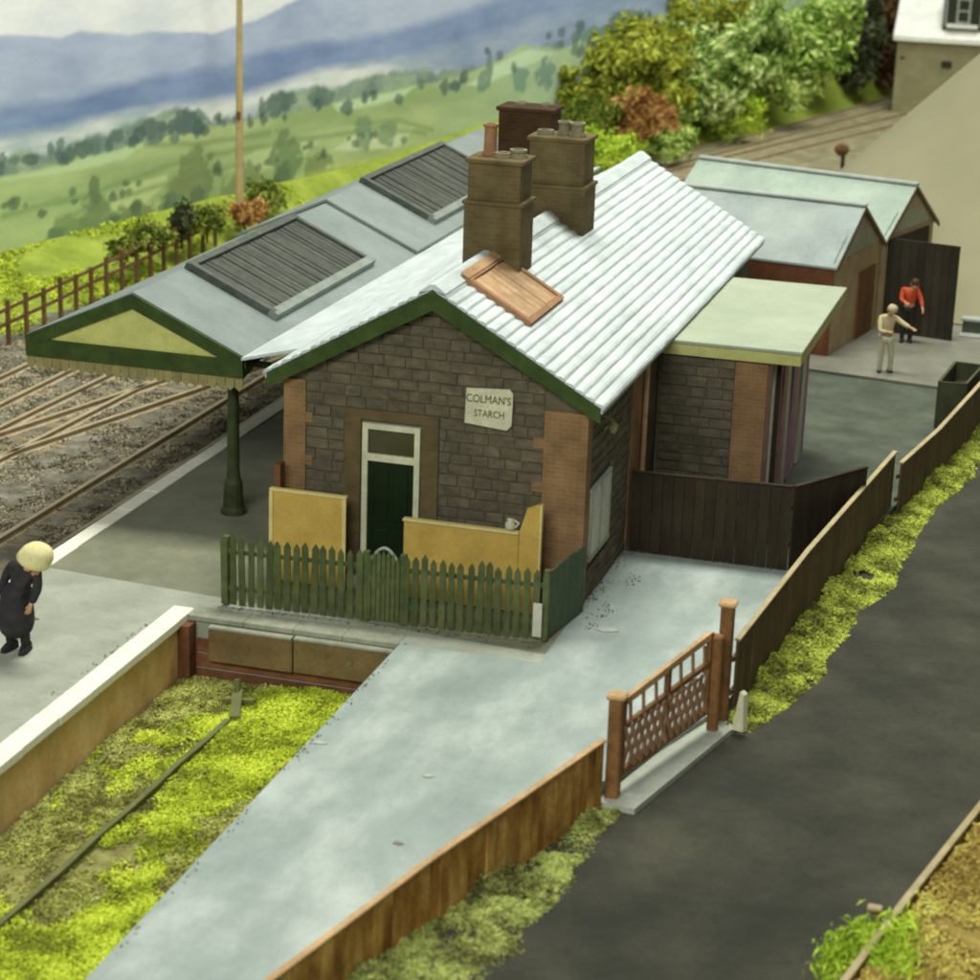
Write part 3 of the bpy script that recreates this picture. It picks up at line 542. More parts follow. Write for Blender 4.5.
# chimneys
def chimney(x0, x1, y0, y1, ztop, zc, pots, bm='brick_chimney'):
    c = MB().box(x0-.03, x1+.03, y0-.03, y1+.03, 4.9, zc).box(x0+.02, x1-.02, y0+.02, y1-.02, zc+.09, ztop).build('chimney', bm, B)
    MB().cbox(x0-.07, x1+.07, y0-.07, y1+.07, zc+.002, zc+.088, .015).build('band', bm, c)
    MB().cbox(x0-.04, x1+.04, y0-.04, y1+.04, ztop+.002, ztop+.1, .02).build('cap', bm, c)
    for (px, py, r, h, mt) in pots:
        q = MB(); q.lathe((px, py, ztop+.102), [(r*1.15, 0), (r*1.1, .06), (r*.9, .09), (r*.85, h-.08), (r*1.05, h-.05), (r*1.05, h), (r*.7, h), (r*.65, h-.1)], 14); q.build('pot', mt, c)
    return c
chimney(2.54, 3.66, 3.25, 4.15, 7.82, 7.0, [(2.85, 3.8, .15, .62, 'brown_timber_dark'), (3.18, 3.6, .16, .1, 'pot_grey'), (3.45, 3.75, .17, .16, 'pot_grey')])
chimney(2.5, 3.78, 8.05, 9.0, 7.62, 6.6, [(2.78, 8.4, .17, .1, 'pot_grey'), (3.18, 8.5, .15, .3, 'pot_grey'), (3.5, 8.4, .17, .3, 'pot_grey')])
chimney(1.05, 2.35, 10.6, 11.5, 7.85, 6.6, [(1.5, 11.0, .14, .08, 'pot_grey'), (2.1, 11.0, .14, .08, 'pot_grey')], 'brick_chimney_dark')
# pale board and lamp bracket on the side wall
w_ = MB().box(6.0, 6.05, .45, 1.98, .9, 2.2).build('side_window', 'poster', B); MB().box(6.0, 6.07, .38, 2.05, .82, .897).build('sill', 'coping_grey', w_); MB().box(6.0, 6.065, .38, 2.05, 2.203, 2.27).build('head', 'frame_light', w_)
for yy in (.42, 1.2, 1.96): MB().box(6.052, 6.075, yy-.03, yy+.03, .9, 2.2).build('frame', 'coping_grey', w_)
lb = MB().tube((6.0, 1.3, 3.5), (6.2, 1.3, 3.42), .03).tube((6.0, 1.3, 3.2), (6.18, 1.3, 3.4), .025).build('wall_lamp', 'valance', B)
MB().lathe((6.2, 1.3, 3.18), [(.04, 0), (.08, .05), (.1, .16), (.04, .22)], 10).build('lantern', 'valance', lb)
MB().tube((6.1, 4.75, 0), (6.1, 4.75, 3.95), .055, n=8).build('downpipe', 'brown_timber', B)
# flat-roofed extension
ex = MB().box(6.04, 8.33, 6.2, 12.75, -.02, 3.66).build('extension_wall', 'stone_mortar', B)
stones(ex, 6.1, 7.68, 0, 3.6, lambda u: (u, 6.2, 0), proud=.04)
MB().box(7.68, 8.37, 6.15, 6.198, -.02, 3.62).build('quoin', 'brick_quoin', ex)
er = MB().cbox(6.06, 9.08, 6.02, 12.9, 3.90, 3.985, .015).build('flat_roof', 'roof_ext', B)
MB().cbox(6.08, 9.06, 6.04, 12.88, 3.66, 3.897, .015).build('fascia', 'fascia_yellow', er)
for i in range(9):
    y = 6.35+i*.72; MB().box(8.335, 8.37+.03*(i % 2), y, y+.52, 0.0, 3.6).build('panel', ('pink_board', 'poster', 'mauve_board')[i % 3], ex)
MB().tube((8.46, 7.2, 0), (8.46, 7.2, 3.6), .05, n=8).build('downpipe', 'darker_plank', ex)

# ------------------------------------------------------------------ platform canopy
XC, YC, ZC, HC, ZL = -4.286, 2.306, 4.756, 2.457, 3.64; SC = (ZC-ZL)/HC
K = thing('platform_canopy', 'grey roofed platform canopy with green gable end and lime glazing', 'canopy', (-2.35, 3, 0))
def cslope(y0, y1, lift, name='roof'):
    return MB().prism([(XC, y0, ZC+lift), (XC+HC, y0, ZL+lift), (XC+HC, y0, ZL+lift-.07), (XC, y0, ZC+lift-.07), (XC-HC, y0, ZL+lift-.07), (XC-HC, y0, ZL+lift)], (0, y1-y0, 0)).build(name, 'roof_canopy', K)
cslope(YC, 13.82, 0); cslope(13.75, 27.6, .10)
MB().prism([(-.32, 2.1, ZE-.03), (-1.80, 2.1, 3.66), (-1.80, 2.1, 3.60), (-.32, 2.1, ZE-.10)], (0, 25, 0)).build('valley_sheet', 'roof_white', K)
for sd in (1, -1):
    MB().prism([(XC, YC-.06, ZC-.03), (XC+sd*HC, YC-.06, ZL-.02), (XC+sd*HC, YC-.06, ZL-.3), (XC, YC-.06, ZC-.34)], (0, .08, 0)).build('gable_rafter', 'green_barge', K)
    MB().box(XC+sd*HC-.05, XC+sd*HC+.03, YC+.03, 27.5, ZL-.26, ZL-.075).build('eaves_beam', 'green_barge', K)
MB().box(XC-HC, XC+HC, YC-.05, YC+.05, ZL-.46, ZL-.08).build('tie_beam', 'green_barge', K)
MB().prism([(XC-HC+.25, YC+.0, ZL-.078), (XC+HC-.25, YC+.0, ZL-.078), (XC, YC+.0, ZC-.26)], (0, .025, 0)).build('glazing', 'glaze_lime', K)
me = MB().prism([(-.09, 0, 0), (.09, 0, 0), (.09, 0, -.2), (0, 0, -.28), (-.09, 0, -.2)], (0, .025, 0)).mesh('valance_board'); me.materials.append(MATS['valance'])
n = 25
for i in range(n): place('valance_board', me, K, (XC-HC+.1+i*(2*HC-.2)/(n-1), YC-.02+random.uniform(-.004, .004), ZL-.464))
for i in range(44): place('valance_board', me, K, (XC-HC-.01, YC+.2+i*.19, ZL-.27), (0, 0, math.pi/2))
for yy in (3.0, 9.5, 16.0, 22.5):
    p = MB().lathe((-2.35, yy, 0), [(.27, 0), (.27, .1), (.22, .16), (.2, .68), (.155, .78), (.135, 1.0), (.115, 3.05), (.16, 3.1), (.17, 3.2), (.12, 3.26)], 14).build('post', 'post_green', K)
    MB().prism([(-2.35, yy-.03, 3.4), (-1.75, yy-.03, 3.4), (-2.3, yy-.03, 2.75)], (0, .06, 0)).build('bracket', 'post_green', p)
    MB().box(XC-HC, XC+HC+.3, yy-.06, yy+.06, 3.26, 3.38).build('cross_beam', 'green_barge', p)
zc_ = lambda x, h: ZC-SC*(x-XC)+h
def canopy_light(y0, y1, x0, x1, lift):
    def bar(mb, xa, ya, xb, yb, wd, h0, h1): return mb.beam((xa, ya, zc_(xa, lift+(h0+h1)/2)), (xb, yb, zc_(xb, lift+(h0+h1)/2)), wd, h1-h0, (SC, 0, 1))
    k = MB(); bar(k, x0, y0, x1, y0, .2, 0, .17); bar(k, x0, y1, x1, y1, .16, 0, .14); bar(k, x0, y0-.108, x0, y1+.088, .16, 0, .15)
    f = k.build('rooflight', 'louvre_frame', K); q = MB(); bar(q, x1, y0-.108, x1, y1+.088, .22, .0, .16); q.build('sill', 'louvre_sill', f)
    n = 26
    for i in range(n):
        y = y0+.1+(i+.5)*(y1-y0-.18)/n; q = MB(); h = random.uniform(.05, .085); bar(q, x0+.08, y, x1-.1, y+random.uniform(-.02, .02), (y1-y0-.18)/n*.86, .01, h); q.build('louvre', 'louvre', f)
canopy_light(5.05, 11.3, -4.2, -2.24, 0); canopy_light(16.5, 23.4, -4.25, -2.3, .10)

# ------------------------------------------------------------------ fences, screens, gate
PK = MB().prism([(-.06, 0, .04), (.06, 0, .04), (.06, 0, 1.31), (0, 0, 1.41), (-.06, 0, 1.31)], (0, .03, 0)).mesh('picket'); PK.materials.append(MATS['green_fence'])
def picket_run(parent, a, b, pitch, mesh=PK, skip=None, hs=1.0):
    a, b = Vector(a), Vector(b); L = (b-a).length; rz = math.atan2(b.y-a.y, b.x-a.x); n = int(L/pitch)
    for i in range(n+1):
        u = i/n
        if skip and skip[0] < u < skip[1]: continue
        p = a+(b-a)*u; place('picket', mesh, parent, (p.x, p.y, random.uniform(-.01, .01)), (random.uniform(-.015, .015), random.uniform(-.02, .02), rz+random.uniform(-.05, .05)), (random.uniform(.92, 1.1), 1, hs*random.uniform(.97, 1.03)))
FA, FB, FC = Vector((-.33, -2.3, 0)), Vector((5.82, -1.95, 0)), Vector((6.1, -.12, 0))
ff = thing('picket_fence', 'long green picket fence in front of the ochre screens', 'fence', (2.7, -2.1, 0))
picket_run(ff, FA, FB, .172, skip=(.445, .56))
dv = (FB-FA).normalized(); nv = Vector((-dv.y, dv.x, 0))
for (ua, ub) in ((0, .445), (.56, 1)):
    for zz in (.35, 1.08): MB().beam(FA+(FB-FA)*ua+nv*.065+Vector((0, 0, zz)), FA+(FB-FA)*ub+nv*.065+Vector((0, 0, zz)), .05, .08).build('fence_rail', 'green_fence', ff)
for u in (0, .445, .56, 1): MB().cbox(*(lambda p: (p.x-.06, p.x+.06, p.y+.04, p.y+.16, 0, 1.38))(FA+(FB-FA)*u), .015).build('fence_post', 'green_fence', ff)
gt = thing('picket_gate', 'narrow dark green picket gate with hooped top below the door', 'gate', tuple(FA+(FB-FA)*.5))
for i in range(7):
    u = .458+i*.0148; p = FA+(FB-FA)*u; place('picket', PK, gt, (p.x, p.y, .03), (0, 0, .05), (.62, 1, .93+.08*math.sin(math.pi*i/6)))
for zz in (.3, 1.0): MB().beam(FA+(FB-FA)*.455+nv*.06+Vector((0, 0, zz)), FA+(FB-FA)*.55+nv*.06+Vector((0, 0, zz)), .05, .08).build('gate_rail', 'green_panel', gt)
m = MB(); pa = FA+(FB-FA)*.458; pb = FA+(FB-FA)*.548; prev = None
for i in range(13):
    q = pa+(pb-pa)*(i/12)+nv*.05+Vector((0, 0, 1.2+.28*math.sin(math.pi*i/12)))
    if prev: m.tube(prev, q, .03, n=6)
    prev = q
m.build('hoop', 'frame_light', gt)
sf = thing('picket_fence', 'short green close-boarded fence running back to the building corner', 'fence', (5.95, -1, 0))
L2 = (FC-FB).length; n = 11; d2 = (FC-FB).normalized()
for i in range(n):
    p = FB+d2*(.1+(i+.5)*(L2-.12)/n); m = MB(); hgt = 1.34+random.uniform(-.02, .03); m.beam(p+Vector((0, 0, .02)), p+Vector((0, 0, hgt)), .03, (L2-.12)/n*.93, (d2.x, d2.y, 0)); m.build('board', 'green_panel', sf)
for zz in (.3, 1.1): MB().beam(FB+d2*.1+Vector((-.06, 0, zz)), FC+Vector((-.06, 0, zz)), .05, .08).build('fence_rail', 'green_panel', sf)
# paper notice on the fence corner
nt_ = thing('notice_board', 'small pale notice fixed low on the green fence corner', 'notice', (5.72, -2.02, .3)); MB().cbox(5.62, 5.79, -2.04, -2.015, .12, .78, .008).build('sheet', 'poster', nt_)
# ochre screens
o1 = thing('ochre_screen', 'upright ochre screen beside the door, nearer the canopy post', 'screen', (.7, -.6, 0))
MB().cbox(-.05, 1.47, -.66, -.58, .02, 1.84, .01).build('panel', 'ochre', o1); MB().cbox(-.08, 1.5, -.68, -.56, 1.842, 1.9, .01).build('cap', 'ochre_edge', o1)
for xx in (-.08, 1.42): MB().cbox(xx, xx+.08, -.69, -.662, 0, 1.84, .008).build('stile', 'ochre_edge', o1)
MB().box(-.02, .1, -.55, -.3, 0, 2.35).build('back_post', 'door_brown', o1)
o2 = thing('ochre_screen', 'long low ochre screen with a raised end beside the brick corner', 'screen', (4, -.6, 0))
MB().cbox(2.66, 4.93, -.66, -.58, .02, 1.56, .01).build('panel', 'ochre', o2); MB().cbox(2.64, 4.93, -.69, -.55, 1.562, 1.62, .01).build('cap', 'ochre_edge', o2)
MB().prism([(4.94, -.66, .02), (5.32, -.66, .02), (5.32, -.66, 2.22), (5.08, -.66, 2.1), (4.94, -.66, 1.62)], (0, .08, 0)).build('end_panel', 'ochre', o2); MB().cbox(5.325, 5.37, -.68, -.56, 0, 2.2, .008).build('end_post', 'ochre_edge', o2)
jg = thing('jug', 'small pale jug standing on the low ochre screen', 'jug', (4.75, -.62, 1.625)); MB().lathe((4.75, -.62, 1.622), [(.06, 0), (.1, .05), (.1, .14), (.06, .19), (.07, .24)], 12).build('body', 'sign_enamel', jg, True); MB().tube((4.84, -.62, 1.68), (4.92, -.62, 1.78), .02, n=6).tube((4.92, -.62, 1.78), (4.82, -.62, 1.83), .02, n=6).build('handle', 'sign_enamel', jg)

def plank_fence(name, label, line, z0, ztop, pw, mat, railmat, group=None, th=.05, cap=.038, jit=.012):
    """planks along a polyline; ztop: list of heights at the vertices"""
    P = [Vector((x, y, 0)) for x, y in line]; t = thing(name, label, 'fence', (P[len(P)//2].x, P[len(P)//2].y, z0), group=group)
    for s_ in range(len(P)-1):
        a, b = P[s_], P[s_+1]; L = (b-a).length; d = (b-a).normalized(); nn = Vector((d.y, -d.x, 0)); n = max(1, round(L/pw))
        for i in range(n):
            u0, u1 = i/n, (i+1)/n; q0, q1 = a+d*(u0*L+.006), a+d*(u1*L-.006); o_ = nn*random.uniform(-jit, jit)
            zt = lambda u: ztop[s_]+(ztop[s_+1]-ztop[s_])*u+random.uniform(-.008, .008)
            za_, zb_ = zt(u0), zt(u1)
            MB().prism([q0+o_+Vector((0, 0, z0)), q1+o_+Vector((0, 0, z0)), q1+o_+Vector((0, 0, zb_)), q0+o_+Vector((0, 0, za_))], nn*th).build('plank', mat, t)
        A_, B_ = a+nn*th/2+Vector((0, 0, ztop[s_]+cap/2+.012)), b+nn*th/2+Vector((0, 0, ztop[s_+1]+cap/2+.012))
        MB().beam(A_, B_, th+.05, cap).build('cap_rail', railmat, t)
        for zz in (.3, .75): MB().beam(a-nn*.04+Vector((0, 0, z0+(ztop[s_]-z0)*zz)), b-nn*.04+Vector((0, 0, z0+(ztop[s_+1]-z0)*zz)), .05, .09).build('back_rail', mat, t)
    return t
plank_fence('plank_fence', 'rusty orange plank fence between the grey path and the road', [(5.85, -17.2), (7.0, -12.6), (8.35, -8.05)], -.25, [.76, .84, .95], .24, 'rust_plank', 'gate_wood_pale')
plank_fence('plank_fence', 'dark brown plank fence running uphill beside the road from the gate', [(9.62, -3.6), (10.06, 1.5), (10.86, 9.0)], -.2, [1.16, 1.2, 1.2], .26, 'dark_plank', 'plank_rail')
plank_fence('plank_fence', 'farther section of dark plank fence beyond the step in the roadside fence', [(11.02, 8.9), (11.55, 12), (12.35, 17.4)], -.2, [.98, 1.0, 1.2], .26, 'dark_plank', 'plank_rail')
plank_fence('plank_fence', 'tall dark plank fence across the yard in front of the flat-roofed extension', [(6.1, 3.82), (9.4, 3.82), (10.55, 6.2)], 0, [1.66, 1.72, 1.6], .22, 'darker_plank', 'darker_plank')
plank_fence('plank_fence', 'low weathered plank edging along the straw bank at the lower right corner', [(12.35, -15.5), (13.3, -10.9), (14.25, -6.5), (15.2, -2)], -.4, [.46, .5, .5, .5], .3, 'straw_plank', 'plank_rail')
def strawz(X, Y):
    e = X-np.interp(Y, [-20, -15.5, -2, 4], [11.4, 12.35, 15.2, 16.5]); return .46-.36*np.clip(e, 0, 9)+.16*(fbm(X*.7, Y*3.2, 90)-.5)
heightgrid('straw_bank', 12, 22, -20, 2, 90, 180, lambda X, Y: np.where(X-np.interp(Y, [-20, -15.5, -2, 4], [11.4, 12.35, 15.2, 16.5]) < .08, -.6, strawz(X, Y)), 'straw_plank', kind='structure')
# gate onto the road
G = thing('yard_gate', 'brown timber lattice gate across the opening between rusty and dark fences', 'gate', (9, -5.9, -.1))
GA, GB = Vector((8.48, -7.7, 0)), Vector((9.52, -4.05, 0)); gd = (GB-GA).normalized(); gn = Vector((gd.y, -gd.x, 0))
for p, h, nm in ((GA, 1.55, 'gate_post'), (GB, 1.95, 'gate_post')):
    o_ = MB().cbox(p.x-.11, p.x+.11, p.y-.12, p.y+.12, -.25, h, .03).build(nm, 'gate_wood', G); MB().cbox(p.x-.15, p.x+.15, p.y-.15, p.y+.15, h+.002, h+.09, .03).build('cap', 'gate_wood_pale', o_)
MB().cbox(9.38, 9.56, -4.66, -4.46, -.2, 1.6, .03).build('gate_post', 'gate_wood', G)
q0, q1 = GA+gd*.22, GB-gd*.6; GL = (q1-q0).length
def gz(u, z): return q0+gd*(u*GL)+Vector((0, 0, z))
for (a, b, wd, mt) in ((gz(0, 1.42), gz(1, 1.62), .12, 'gate_wood_pale'), (gz(0, .98), gz(1, 1.12), .09, 'gate_wood'), (gz(0, .22), gz(1, .26), .12, 'gate_wood'), (gz(0, .2), gz(0, 1.45), .12, 'gate_wood'), (gz(1, .24), gz(1, 1.65), .12, 'gate_wood'), (gz(.5, .2), gz(.5, 1.5), .1, 'gate_wood')):
    MB().beam(a, b, .08, wd, (0, 0, 1) if abs((b-a).z) < .5 else tuple(gd)).build('gate_bar', mt, G)
for i in range(14):
    for (za_, zb_) in ((.25, 1.0), (1.0, .25)):
        u = i/14; v = (i+1.8)/14
        if v > 1.01: continue
        MB().beam(gz(u, za_)+gn*(.02 if za_ < zb_ else .045), gz(v, zb_)+gn*(.02 if za_ < zb_ else .045), .03, .085).build('lattice_bar', 'gate_lattice', G)
for i in range(7):
    u = (i+.5)/7; MB().beam(gz(u, 1.0)+gn*.03, gz(u, 1.48), .03, .07, tuple(gd)).build('upright', 'gate_lattice', G)
MB().slab([(8.3, -8.0), (8.92, -8.05), (9.82, -4.3), (9.3, -3.8)], -.3, -.09).build('threshold', 'threshold', None, kind='structure')
st = thing('marker_stone', 'small whitish stone at the foot of the tall gate post', 'stone', (9.86, -4.35, -.05)); MB().prism([(9.78, -4.45, -.1), (9.98, -4.5, -.1), (9.93, -4.35, .5), (9.86, -4.33, .55)], (.05, .12, 0)).build('block', 'sign_enamel', st)

# coal bunker by the fence
cb = thing('coal_bunker', 'dark green open-topped bunker tucked against the dark roadside fence', 'bunker', (11.6, 16.5, 0))
for a, b in (((11.2, 15.9), (11.85, 15.95)), ((11.85, 15.95), (12.1, 18.1)), ((12.1, 18.1), (11.4, 18.2)), ((11.4, 18.2), (11.2, 15.9))):
    a, b = Vector((*a, .55)), Vector((*b, .55)); MB().beam(a, b, .07, 1.3 if True else 1).build('side', 'bunker_green', cb)
MB().slab([(11.25, 16), (11.8, 16), (12.05, 18), (11.45, 18.1)], -.004, .75).build('coal', 'shed_dark', cb)
# left post-and-rail fence
lf = thing('post_and_rail_fence', 'brown post and rail fence on the grass beyond the tracks', 'fence', (-15.4, 22, -.8))
fy = lambda y: -15.42+.02*math.sin(y)
y = 15.5; prevp = None
while y < 33:
    zb = -.75+np.interp(y, [15, 33], [0, .35]); m = MB().cbox(fy(y)-.06, fy(y)+.06, y-.06, y+.06, zb-.5, zb+1.02+random.uniform(-.1, .12), .015); m.build('post', 'fence_brown', lf)
    if prevp:
        for zz in (.42, .84): MB().beam((fy(prevp[0]), prevp[0]+.1, prevp[1]+zz), (fy(y), y-.1, zb+zz), .05, .10).build('fence_rail', 'fence_brown', lf)
    prevp = (y, zb); y += 1.08
# telegraph pole
tp = thing('telegraph_pole', 'tall thin pale telegraph pole standing on the grass behind the canopy', 'pole', (-15.4, 35, -.2))
MB().tube((-15.4, 35, -.5), (-15.4, 35, 10.2), .15, .09, 12).build('shaft', 'pole', tp)
MB().cbox(-15.85, -14.95, 34.93, 35.05, 9.3, 9.42, .01).build('cross_arm', 'fence_brown', tp)
for xx in (-15.75, -15.2, -15.05): MB().lathe((xx, 34.99, 9.422), [(.03, 0), (.06, .04), (.05, .12), (.02, .15)], 8).build('insulator', 'sign_enamel', tp)
MB().cbox(-15.46, -15.3, 34.82, 34.86, 3.4, 3.7, .01).build('step_plate', 'fence_brown', tp)

# ------------------------------------------------------------------ sheds and far house
def shed(label, loc, rot, hw, ez, rz_, ln, roofmat, wallmat, near):
    t = thing('shed', label, 'shed', loc, rot, 'sheds at the end of the yard')
    def bld(m, n, mt, par=None): return m.build(n, mt, par or t, local=True)
    for sgn, nm in ((-1, 'wall'), (1, 'wall')): bld(MB().box(-ln, -.0, sgn*hw-.08*(sgn > 0), sgn*hw+.08*(sgn < 0), .07, ez), nm, near if sgn < 0 else wallmat)
    n = 6
    for i in range(n): bld(MB().cbox(-.06+random.uniform(-.008, .008), .0+random.uniform(-.005, .005), -hw+.085+i*(2*hw-.17)/n+.004, -hw+.085+(i+1)*(2*hw-.17)/n-.004, .07, ez-.02, .008), 'wall_board', wallmat)
    zm = ez+(rz_-ez)*.45; ym = hw*.55
    bld(MB().prism([(-.02, -hw, ez), (-.02, hw, ez), (-.02, ym, zm), (-.02, -ym, zm)], (.05, 0, 0)), 'gable_lower', 'shed_gable_grey')
    bld(MB().prism([(-.02, -ym, zm+.005), (-.02, ym, zm+.005), (-.02, 0, rz_-.08)], (.045, 0, 0)), 'gable_upper', 'shed_gable')
    bld(MB().box(-ln, -ln+.08, -hw, hw, .07, ez), 'wall', wallmat)
    bld(MB().prism([(-ln, -hw, ez), (-ln, hw, ez), (-ln, 0, rz_-.08)], (.06, 0, 0)), 'gable_upper', 'shed_gable')
    sl = (rz_-ez)/hw
    for sgn in (-1, 1):
        e = hw+.16
        bld(MB().prism([(.14, 0, rz_), (.14, sgn*e, rz_-sl*e), (.14, sgn*e, rz_-sl*e-.06), (.14, 0, rz_-.06)], (-ln-.3, 0, 0)), 'roof', roofmat)
        bld(MB().prism([(.15, 0, rz_-.065), (.15, sgn*e, rz_-sl*e-.065), (.15, sgn*e, rz_-sl*e-.15), (.15, 0, rz_-.17)], (-.06, 0, 0)), 'barge_board', 'door_brown')
    bld(MB().cbox(-ln-.16, .16, -.13, .13, rz_-.03, rz_+.06, .03), 'ridge_cap', 'frame_light')
    return t, bld
s1, b1 = shed('nearer shed with blue-grey roof behind the flat-roofed extension', (8.0, 24.1, 0), math.radians(-10.5), 2.15, 2.72, 4.03, 5.9, 'shed_roof_blue', 'shed_wall', 'shed_brick')
b1(MB().box(.004, .05, .25, 1.75, .1, 2.05), 'door', 'door_brown')
s2, b2 = shed('farther shed with pale green roof and a dark open door', (9.0, 28.3, 0), math.radians(-16), 1.95, 2.76, 4.06, 7.0, 'shed_roof', 'shed_wall', 'shed_wall')
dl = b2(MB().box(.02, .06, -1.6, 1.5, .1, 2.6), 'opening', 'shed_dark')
ca, sa = math.cos(math.radians(16)), math.sin(math.radians(16))
def loc2(x, y): x -= 9.0; y -= 28.3; return (x*ca-y*sa, x*sa+y*ca)
p0, p1 = Vector((8.85, 25.75, 0)), Vector((10.76, 25.35, 0))
for i in range(8):
    a = p0+(p1-p0)*(i/8); b = p0+(p1-p0)*((i+.96)/8); A_ = Vector((*loc2(a.x, a.y), 1.47)); B_ = Vector((*loc2(b.x, b.y), 1.47)); b2(MB().beam(A_, B_, .06, 2.76), 'door_plank', 'shed_dark')
kw = thing('low_wall', 'low dark wall with white coping in front of the beige embankment', 'wall', (12, 26.5, 0))
MB().box(10.95, 18, 26.45, 26.75, .07, .46).build('body', 'yard_dark', kw); MB().cbox(10.9, 18, 26.4, 26.8, .462, .55, .015).build('coping', 'frame_light', kw); MB().cbox(10.9, 18, 26.0, 26.44, .072, .12, .01).build('kerb', 'frame_light', kw)
# far house
H = thing('house', 'far white roofed house with dormer window above the beige embankment', 'house', (5, 84, -.9))
MB().box(2.5, 9.5, 83, 90, -1.3, 3.12).build('wall', 'house_wall', H)
MB().prism([(2.28, 82.75, 3.08), (2.28, 86.5, 6.6), (2.28, 90.3, 3.08), (2.28, 90.3, 2.95), (2.28, 86.5, 6.45), (2.28, 82.75, 2.93)], (7.4, 0, 0)).build('roof', 'house_roof', H)
MB().box(2.3, 9.65, 82.68, 82.76, 2.86, 3.1).build('gutter', 'house_roof', H)
dm = MB().box(4.75, 6.9, 83.1, 85.6, 3.55, 5.6).build('dormer', 'window_dark', H)
for xx in (4.85, 5.45, 5.52+.55, 6.7): MB().box(xx, xx+.1, 83.02, 83.095, 3.75, 5.5).build('mullion', 'frame_light', dm)
for zz in (3.9, 4.5, 5.1): MB().box(5.55, 6.07, 83.02, 83.095, zz, zz+.08).build('glazing_bar', 'frame_light', dm)
MB().box(5.0, 6.6, 82.85, 83.09, 3.66, 3.85).build('sill', 'house_roof', dm)
for xx, zz, ww in ((4.9, 1.55, .55), (2.7, 1.9, .25)): MB().box(xx, xx+ww, 82.94, 82.995, zz, zz+(.35 if ww > .4 else .1)).build('vent', 'window_dark', H)
# small ground signal beside the far track
gs = thing('ground_signal', 'small dark round-headed signal standing beside the far track', 'signal', (2.9, 60.3, -.95))
MB().tube((2.9, 60.3, -1.0), (2.9, 60.3, .0), .09, n=8).build('stem', 'shed_dark', gs); MB().lathe((2.82, 60.3, -.1), [(.1, 0), (.26, .1), (.36, .3), (.28, .46), (.08, .55)], 9).build('head', 'leaf_brown', gs); MB().cbox(2.6, 3.25, 60.1, 60.5, -1.0, -.8, .03).build('base', 'shed_dark', gs)

# ------------------------------------------------------------------ vegetation
def foliage_mesh(name, blobs, n, size, mat, seed=0, flat=.6):
    """many leaf-sized quads clustered in clumps through the blobs' volumes. blob: (x, y, z, rx, ry, rz)"""
    g = np.random.default_rng(seed); V = []; tot = sum(b[3]*b[4]*b[5] for b in blobs)
    pts = []; nr = []
    for b in blobs:
        k = max(8, int(n*b[3]*b[4]*b[5]/tot)); ncl = max(6, k//38)
        d = g.normal(size=(ncl, 3)); d /= np.linalg.norm(d, axis=1)[:, None]; rad = .5+.62*g.random(ncl)**.8
        cc = d*rad[:, None]*np.array(b[3:6])+np.array(b[:3]); idx = g.integers(0, ncl, k)
        cr = (.11+.16*g.random(k)[:, None])*min(b[3:6])+.05; p = cc[idx]+g.normal(size=(k, 3))*cr; pts.append(p); nr.append(d[idx]*.9+g.normal(size=(k, 3))*.7)
    p = np.concatenate(pts); nn = np.concatenate(nr); nn /= np.linalg.norm(nn, axis=1)[:, None]
    t1 = np.cross(nn, g.normal(size=p.shape)); t1 /= np.linalg.norm(t1, axis=1)[:, None]; t2 = np.cross(nn, t1)
    s_ = size*(.4+1.3*g.random(len(p))**1.6)[:, None]; a = t1*s_*1.25; b_ = t2*s_*flat*.8; cup = nn*s_*.25
    v = np.stack([p-a, p-b_+cup, p+a, p+b_+cup], 1).reshape(-1, 3); f = np.arange(len(v)).reshape(-1, 4)
    me = bpy.data.meshes.new(name); me.from_pydata(v.tolist(), [], f.tolist()); me.materials.append(MATS[mat]); return me
def bush(label, blobs, n, size, mat, seed, base, group, name='bush'):
    t = thing(name, label, 'bush', base, group=group); me = foliage_mesh('crown', blobs, n, size, mat, seed); me.transform(Matrix.Translation(-offs(t))); link('crown', me, None, t)
    m = MB(); b0 = Vector(base)
    for q in blobs[:4]:
        tip = Vector(q[:3]); mid = b0.lerp(tip, .5)+Vector((random.uniform(-.1, .1), random.uniform(-.1, .1), 0)); m.tube(b0-Vector((0, 0, .15)), mid, .09*max(.4, q[5]/2), .06*max(.4, q[5]/2), 6).tube(mid, tip, .06*max(.4, q[5]/2), .02, 6)
    m.build('stem', 'stem', t); return t
GB_ = 'bushes on the bank beside the far track'
